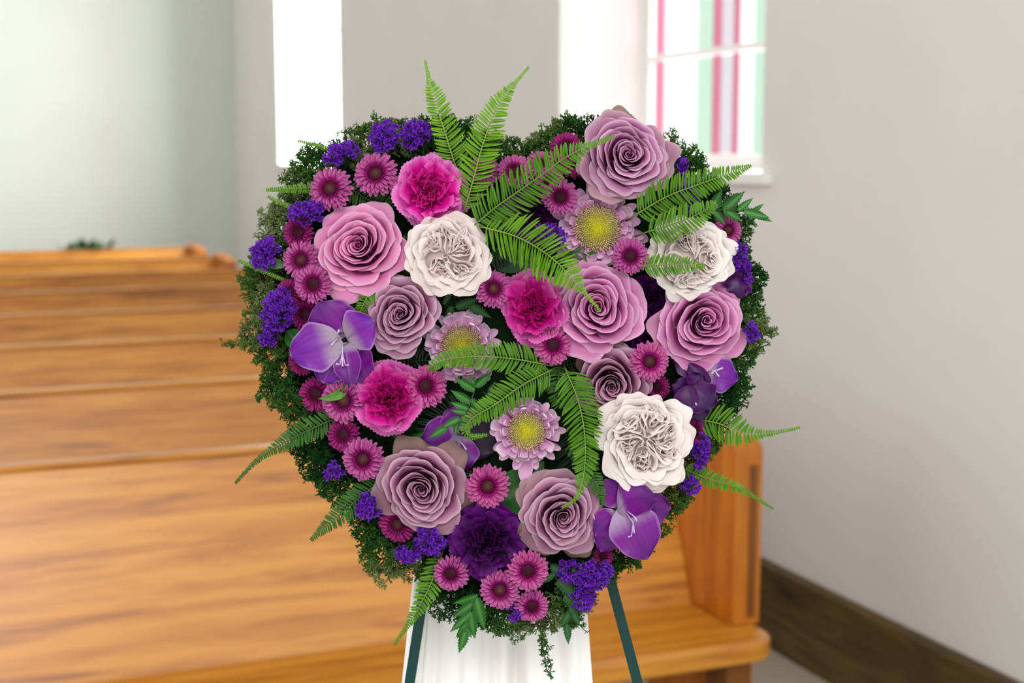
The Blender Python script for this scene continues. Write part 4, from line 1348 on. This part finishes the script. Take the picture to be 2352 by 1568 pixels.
leatherleaf([(1295, 590, 0.006), (1320, 578, 0.012), (1350, 585, 0.010)], [
    (0.1, 35, 34, 0.8), (0.2, -60, 34, 0.8), (0.5, 30, 30, 0.8), (0.5, -70, 30, 0.8), (0.8, -60, 26, 0.8), (0.95, 10, 30, 0.8)],
    'small toothed leaf tip at the lower left of the upper pale mum', 'd', 7)
leatherleaf([(1110, 900, 0.002), (1150, 935, 0.010), (1180, 950, 0.010)], [
    (0.2, 70, 40, 1.2), (0.4, -70, 50, 1.2), (0.6, 20, 50, 1.2), (0.8, -80, 50, 1.3)],
    'toothed leaf spray behind the curled fern tip', 'd', 8)


def broad_leaf(b, t, wpx, z, label, c0=(28, 76, 28), c1=(52, 116, 44), cup=0.2, bend=0, seed=0):
    U, V = np.meshgrid(np.linspace(-1, 1, 9), np.linspace(0, 1, 15))
    bx, by, tx, ty = 0, 0, t[0] - b[0], -(t[1] - b[1])
    L = math.hypot(tx, ty)
    dx, dy = tx / L, ty / L
    sh = np.sin(PI * np.clip(V, 0, 1) ** 0.8) ** 0.8 + 0.02
    off = U * wpx / 2 * sh + bend * np.sin(PI * V)
    zz = z[0] * (1 - V) ** 2 + 2 * z[1] * V * (1 - V) + z[2] * V ** 2 + cup * wpx / 2 * U ** 2 * sh
    P = np.stack([dx * L * V - dy * off, dy * L * V + dx * off, zz], -1).reshape(-1, 3) * K
    u = np.abs(U).ravel()[:, None]
    a, b2 = np.array(lin(c0)), np.array(lin(c1))
    c = a + (b2 - a) * u
    c = c + (np.array(lin((96, 140, 80))) - c) * (u < 0.01) * 0.6
    me = mesh_np('broad_leaf', P, grid_faces(9, 15), M_gloss_leaf, c)
    root = thing('broad_leaf', label, 'leaf', H @ Matrix.Translation(lp(b[0], b[1], 0)), group='broad smooth leaves')
    link('blade', me, root)
    link('stem', MB().tube([(0, 0, z[0] * K), (-dx * 0.004, -dy * 0.004, z[0] * K - 0.02)], 1.6 * K, 6).mesh('leaf_stalk', M_leaf, True, LEAFG), root)


broad_leaf((1118, 1175), (1250, 1060), 96, (-30, 10, -10), 'broad dark leaf between button mum and bottom right rose', bend=-8)
broad_leaf((1120, 585), (1230, 610), 60, (-30, -10, -14), 'broad leaf under the arched fern frond', (16, 54, 22), (34, 84, 36))
broad_leaf((835, 725), (770, 655), 46, (-20, 20, 10), 'smooth leaf between the pink rose and left gladiolus', bend=8)
broad_leaf((655, 760), (700, 800), 44, (-20, 0, 10), 'smooth leaf between tall statice and left gladiolus')
broad_leaf((812, 868), (736, 914), 22, (20, 34, 38), 'curled yellow green leaf tip under the left gladiolus', (60, 120, 20), (84, 146, 34), bend=16)
broad_leaf((600, 600), (660, 610), 26, (-10, 0, -10), 'narrow grey green leaf by the left rim statice', (50, 90, 50), (70, 110, 66))
broad_leaf((1640, 520), (1700, 440), 40, (-30, -14, -20), 'shaded smooth leaf behind the right leaf spray')

# ------------------------------------------------------------------ heart base and moss
OUT = [(1150, 335), (1105, 305), (1050, 292), (985, 290), (920, 290), (860, 300), (800, 315), (745, 352), (690, 395), (648, 440), (628, 500), (615, 560),
       (592, 620), (580, 690), (590, 750), (600, 800), (622, 850), (628, 905), (655, 960), (690, 1000), (695, 1060), (730, 1100), (790, 1140), (812, 1200),
       (845, 1255), (890, 1300), (950, 1310), (1000, 1370), (1060, 1410), (1130, 1430), (1200, 1440), (1270, 1425), (1330, 1385), (1390, 1330), (1420, 1280),
       (1500, 1230), (1540, 1170), (1560, 1120), (1610, 1070), (1640, 1010), (1680, 940), (1690, 880), (1710, 820), (1745, 770), (1735, 710), (1715, 640),
       (1705, 560), (1690, 500), (1670, 440), (1610, 395), (1550, 345), (1500, 310), (1420, 290), (1340, 285), (1270, 300), (1200, 330)]
cx0, cy0 = 1165, 800
V, F = [], []
rings = [(0.80, -0.058), (0.90, -0.05), (0.93, -0.036), (0.86, -0.022), (0.6, -0.014), (0.3, -0.011)]
n = len(OUT)
for (s, z) in rings:
    for (x, y) in OUT:
        V.append(tuple(lp(cx0 + (x - cx0) * s, cy0 + (y - cy0) * s, z)))
for g in range(len(rings) - 1):
    for i in range(n):
        j = (i + 1) % n
        F.append((g * n + j, g * n + i, (g + 1) * n + i, (g + 1) * n + j))
V.append(tuple(lp(cx0, cy0, -0.011)))
V.append(tuple(lp(cx0, cy0, -0.058)))
for i in range(n):
    j = (i + 1) % n
    F.append(((len(rings) - 1) * n + j, (len(rings) - 1) * n + i, len(V) - 2))
    F.append((i, j, len(V) - 1))
thing('foam_heart', 'heart shaped dark green foam base hidden under flowers and moss', 'floral base', H, me=mesh_np('foam_heart', V, F, M_foam))


def twig_template(seed):
    """one tuft of forking moss: branches as three-sided tapering prisms, in px"""
    rg = random.Random(seed)
    segs = []

    def grow(p, d, l, r, depth):
        e = p + d * l
        segs.append((p, e, r, r * 0.72))
        if depth == 0:
            return
        for _ in range(2 if rg.random() < 0.75 else 3):
            nd = (d + Vector((rg.uniform(-1, 1), rg.uniform(-1, 1), rg.uniform(-0.8, 0.8))) * 0.85).normalized()
            grow(e, nd, l * rg.uniform(0.7, 0.95), r * 0.8, depth - 1)
    grow(Vector((0, 0, 0)), Vector((0, 0, 1)), 10.5, 3.0, 4)
    V, F = [], []
    for (a, b_, r0, r1) in segs:
        d = (b_ - a).normalized()
        u = d.orthogonal().normalized()
        v = d.cross(u)
        k = len(V)
        for (p, r) in ((a, r0), (b_, r1)):
            for j in range(3):
                an = 2 * PI * j / 3
                V.append(tuple(p + (u * math.cos(an) + v * math.sin(an)) * r))
        for j in range(3):
            F.append((k + j, k + (j + 1) % 3, k + 3 + (j + 1) % 3, k + 3 + j))
    return np.array(V), np.array(F)


TW = [twig_template(i) for i in range(8)]


def build_moss(name, spots, label):
    VV, FF, CC = [], [], []
    off = 0
    rg = random.Random(99)
    for (x, y, w_, d, s, colr) in spots:
        V_, F_ = rg.choice(TW)
        q = Vector((0, 0, 1)).rotation_difference(d).to_matrix() @ Matrix.Rotation(rg.uniform(0, 6.3), 3, 'Z')
        A = np.array(q)
        P = V_ @ A.T * (K * s) + np.array(lp(x, y, w_))
        VV.append(P)
        FF.append(F_ + off)
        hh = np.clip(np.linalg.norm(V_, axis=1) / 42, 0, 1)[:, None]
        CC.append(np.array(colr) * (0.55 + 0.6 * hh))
        off += len(V_)
    me = mesh_np(name, np.concatenate(VV), np.concatenate(FF), M_moss, np.concatenate(CC), smooth=False)
    return thing(name, label, 'moss', H, kind='stuff', me=me)


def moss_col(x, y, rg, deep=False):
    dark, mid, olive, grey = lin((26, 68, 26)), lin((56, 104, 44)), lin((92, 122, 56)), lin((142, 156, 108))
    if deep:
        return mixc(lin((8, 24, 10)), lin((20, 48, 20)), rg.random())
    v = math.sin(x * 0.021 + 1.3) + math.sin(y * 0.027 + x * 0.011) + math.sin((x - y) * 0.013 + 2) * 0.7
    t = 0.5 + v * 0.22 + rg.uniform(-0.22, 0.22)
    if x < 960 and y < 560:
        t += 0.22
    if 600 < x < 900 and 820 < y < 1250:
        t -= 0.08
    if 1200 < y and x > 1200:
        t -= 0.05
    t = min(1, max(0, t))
    if t < 0.4:
        return mixc(dark, mid, t / 0.4)
    if t < 0.75:
        return mixc(mid, olive, (t - 0.4) / 0.35)
    return mixc(olive, grey, (t - 0.75) / 0.25)


rg = random.Random(5)
spots = []
per = []
for i in range(n):
    (x0, y0_), (x1, y1_) = OUT[i], OUT[(i + 1) % n]
    L = math.hypot(x1 - x0, y1_ - y0_)
    m = max(1, int(L / 2.2))
    for k in range(m):
        t = k / m
        x, y = lerp(x0, x1, t), lerp(y0_, y1_, t)
        nx, ny = (y1_ - y0_) / L, -(x1 - x0) / L       # inward or outward, fixed below
        if (x - cx0) * nx + (y - cy0) * ny < 0:
            nx, ny = -nx, -ny
        if y < 360 and 1060 < x < 1260:
            nx, ny = (0.0, -1.0)
        for _ in range(3):
            ins = rg.uniform(0, 78) ** 1.0
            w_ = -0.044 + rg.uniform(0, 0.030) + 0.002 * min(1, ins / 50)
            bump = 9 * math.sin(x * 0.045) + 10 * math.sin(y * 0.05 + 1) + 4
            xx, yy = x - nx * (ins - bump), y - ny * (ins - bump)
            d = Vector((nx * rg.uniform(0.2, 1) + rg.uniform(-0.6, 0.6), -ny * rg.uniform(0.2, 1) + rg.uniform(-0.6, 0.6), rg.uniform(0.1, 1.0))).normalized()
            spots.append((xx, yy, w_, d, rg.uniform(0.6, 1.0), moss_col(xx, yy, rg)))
# stray sprigs that stick out of the outline
for (x0, y0_, x1, y1_, m) in [(600, 785, 512, 790, 16), (590, 760, 570, 700, 8), (620, 545, 602, 500, 6), (1240, 1440, 1262, 1545, 26), (1225, 1440, 1180, 1470, 8), (1280, 1410, 1340, 1440, 12),
                              (1250, 310, 1300, 272, 14), (1300, 300, 1345, 272, 12), (1540, 340, 1545, 305, 10), (1560, 380, 1595, 372, 8), (1735, 740, 1772, 765, 12), (1700, 800, 1680, 835, 8),
                              (1490, 1240, 1540, 1215, 12), (1660, 890, 1700, 930, 12), (850, 1290, 880, 1345, 14), (900, 1310, 940, 1330, 12), (690, 1090, 740, 1110, 10), (1060, 300, 1085, 280, 8),
                              (1420, 1290, 1405, 1340, 10), (940, 1300, 1000, 1290, 8), (640, 420, 660, 400, 8), (1320, 1390, 1290, 1440, 10), (780, 310, 850, 290, 10), (860, 290, 930, 280, 8), (1700, 690, 1745, 700, 8)]:
    for k in range(m * 2):
        t = k / (m * 2)
        dx, dy = x1 - x0, -(y1_ - y0_)
        L = math.hypot(dx, dy)
        d = Vector((dx / L + rg.uniform(-0.7, 0.7), dy / L + rg.uniform(-0.7, 0.7), rg.uniform(-0.3, 0.7))).normalized()
        xx, yy = lerp(x0, x1, t) + rg.uniform(-7, 7), lerp(y0_, y1_, t) + rg.uniform(-7, 7)
        spots.append((xx, yy, -0.02 + rg.uniform(-0.008, 0.01), d, rg.uniform(0.4, 0.7) * (1 - 0.35 * t), moss_col(xx, yy, rg)))
build_moss('moss_border', spots, 'shaggy green moss bordering the flower heart')


def inside(x, y):
    c = False
    j = n - 1
    for i in range(n):
        if (OUT[i][1] > y) != (OUT[j][1] > y) and x < (OUT[j][0] - OUT[i][0]) * (y - OUT[i][1]) / (OUT[j][1] - OUT[i][1]) + OUT[i][0]:
            c = not c
        j = i
    return c


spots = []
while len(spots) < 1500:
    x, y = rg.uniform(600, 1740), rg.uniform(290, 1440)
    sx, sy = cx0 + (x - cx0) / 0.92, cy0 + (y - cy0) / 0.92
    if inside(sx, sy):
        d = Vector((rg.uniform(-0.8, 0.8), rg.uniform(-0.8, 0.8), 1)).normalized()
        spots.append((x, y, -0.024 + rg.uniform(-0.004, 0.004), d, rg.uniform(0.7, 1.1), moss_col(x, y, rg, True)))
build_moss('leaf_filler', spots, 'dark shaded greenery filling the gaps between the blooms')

# ------------------------------------------------------------------ easel and cloth
def floor_y(w_):
    """local height at which the heart's plane meets the floor"""
    return -(ORG.z + (-FWD.z) * w_) / UPV.z


easel = thing('easel', 'dark green metal easel carrying the flower heart', 'easel', H)


def leg_line(p0, p1, w_):
    a, b_ = lp(*p0, w_), lp(*p1, w_)
    s = (floor_y(w_) - a.y) / (b_.y - a.y)
    return a, a + (b_ - a) * s


WL = -0.068
apex = lp(1120, 366, WL)
for (p0, p1) in (((966, 1400), (940, 1568)), ((1407, 1345), (1466, 1568))):
    a, e = leg_line(p0, p1, WL)
    a = e + (a - e) * ((apex.y - e.y) / (a.y - e.y))
    a.y -= 0.002
    t = (e - a).normalized()
    sd = Vector((-t.y, t.x, 0))
    hw = 0.0046
    # channel section: a broad face with a returned flange on each side
    prof = [(-hw, 0.0), (hw, 0.0), (hw, -0.011), (hw - 0.0018, -0.011), (hw - 0.0018, -0.002), (-hw + 0.0018, -0.002), (-hw + 0.0018, -0.011), (-hw, -0.011)]
    V = [tuple(p + sd * q[0] + Vector((0, 0, q[1]))) for p in (a, e) for q in prof]
    F = [(i, (i + 1) % 8, 8 + (i + 1) % 8, 8 + i) for i in range(8)] + [tuple(range(7, -1, -1)), tuple(range(8, 16))]
    o = link('leg', mesh_np('easel_leg', V, F, M_green_metal, smooth=False), easel)
    bevel(o, 0.0007, 2)
    q = e.copy()
    link('foot', MB().tube([q + Vector((0, 0.012, -0.005)), q + Vector((0, 0.001, -0.005))], [0.009, 0.010], 10).mesh('foot', mat_flat('rubber', (20, 20, 20), 0.8)), easel)
Hi = H.inverted()
rear = Hi @ Vector((0.95, 1.95, 0.0))
link('leg', MB().tube([apex + Vector((0, -0.01, -0.008)), rear], 0.006, 8).mesh('easel_rear_leg', M_green_metal, True), easel)
yb = lp(0, 1240, WL).y
link('crossbar', MB().box(lp(985, 0, WL).x, lp(1382, 0, WL).x, yb - 0.008, yb + 0.008, WL - 0.013, WL - 0.009).mesh('crossbar', M_green_metal), easel)
yb2 = lp(0, 1180, WL).y
link('ledge', MB().box(lp(1010, 0, WL).x, lp(1350, 0, WL).x, yb2 - 0.004, yb2 + 0.006, WL - 0.002, WL + 0.03).mesh('ledge', M_green_metal), easel)

# pleated white cloth hung from the crossbar
WC = -0.105
ytop = lp(0, 1225, WC).y
ybot = floor_y(WC) + 0.012
nu, nv = 181, 14
V, C = [], []
xl0, xr0 = lp(962, 0, WC).x, lp(1335, 0, WC).x
drop0 = lp(0, 1568, WC).y
xl1, xr1 = lp(925, 0, WC).x, lp(1360, 0, WC).x
prg = random.Random(3)
for j in range(nv):
    t = j / (nv - 1)
    y = lerp(ytop, ybot, t)
    k = (ytop - y) / (ytop - drop0)
    for i in range(nu):
        s = i / (nu - 1)
        x = lerp(lerp(xl0, xl1, k), lerp(xr0, xr1, k), s)
        ph = s * 2 * PI
        f = 0.005 * math.sin(ph * 3.3 + 1.2 * math.sin(ph * 1.3)) + 0.002 * math.sin(ph * 8 + 1.2 + t + 1.5 * math.sin(ph)) + 0.0006 * math.sin(ph * 15 + 2)
        f *= 0.6 + 0.8 * min(1, k)
        # the parting between the two halves
        f -= 0.013 * math.exp(-((s - 0.49) / 0.035) ** 2)
        f -= 0.015 * math.exp(-((s - 0.60) / 0.04) ** 2)
        f -= 0.004 * math.exp(-((s - 0.10) / 0.012) ** 2)
        V.append((x, y, WC + f))
Fg = grid_faces(nu, nv)
me = mesh_np('white_cloth', V, Fg, M_cloth)
cl = thing('white_cloth', 'long white pleated cloth hanging behind the green easel legs', 'cloth', H, me=me)
sm = cl.modifiers.new('thickness', 'SOLIDIFY')
sm.thickness = 0.0012

# ------------------------------------------------------------------ greenery lying on the rearmost pew
rp = Vector((1.868, 3.40 + 1.075 * 7, 0.918))
sprig_defs = [(0.98, 'green leaf sprig on the rearmost pew, left one'), (1.17, 'green leaf sprig on the rearmost pew, right one')]
for i, (x, lb) in enumerate(sprig_defs):
    rg = random.Random(i)
    root = thing('leaf_sprig', lb, 'sprig', Matrix.Translation((x, rp.y, 0.912)), group='leaf sprigs on the rearmost pew')
    link('stem', MB().tube([(-0.1, 0, 0.004), (0, 0, 0.012), (0.09, 0, 0.01)], 0.004, 6).mesh('sprig_stem', M_leaf, True, LEAFG), root)
    for k in range(12):
        a = rg.uniform(0, 6.3)
        m = Matrix.Translation((rg.uniform(-0.09, 0.09), 0, 0.01)) @ Matrix.Rotation(a, 4, 'Z') @ Matrix.Rotation(-rg.uniform(0.2, 1.1), 4, 'Y') @ Matrix.Diagonal((0.1, 0.13, 0.08, 1))
        link('leaf', TL['g'], root, m)
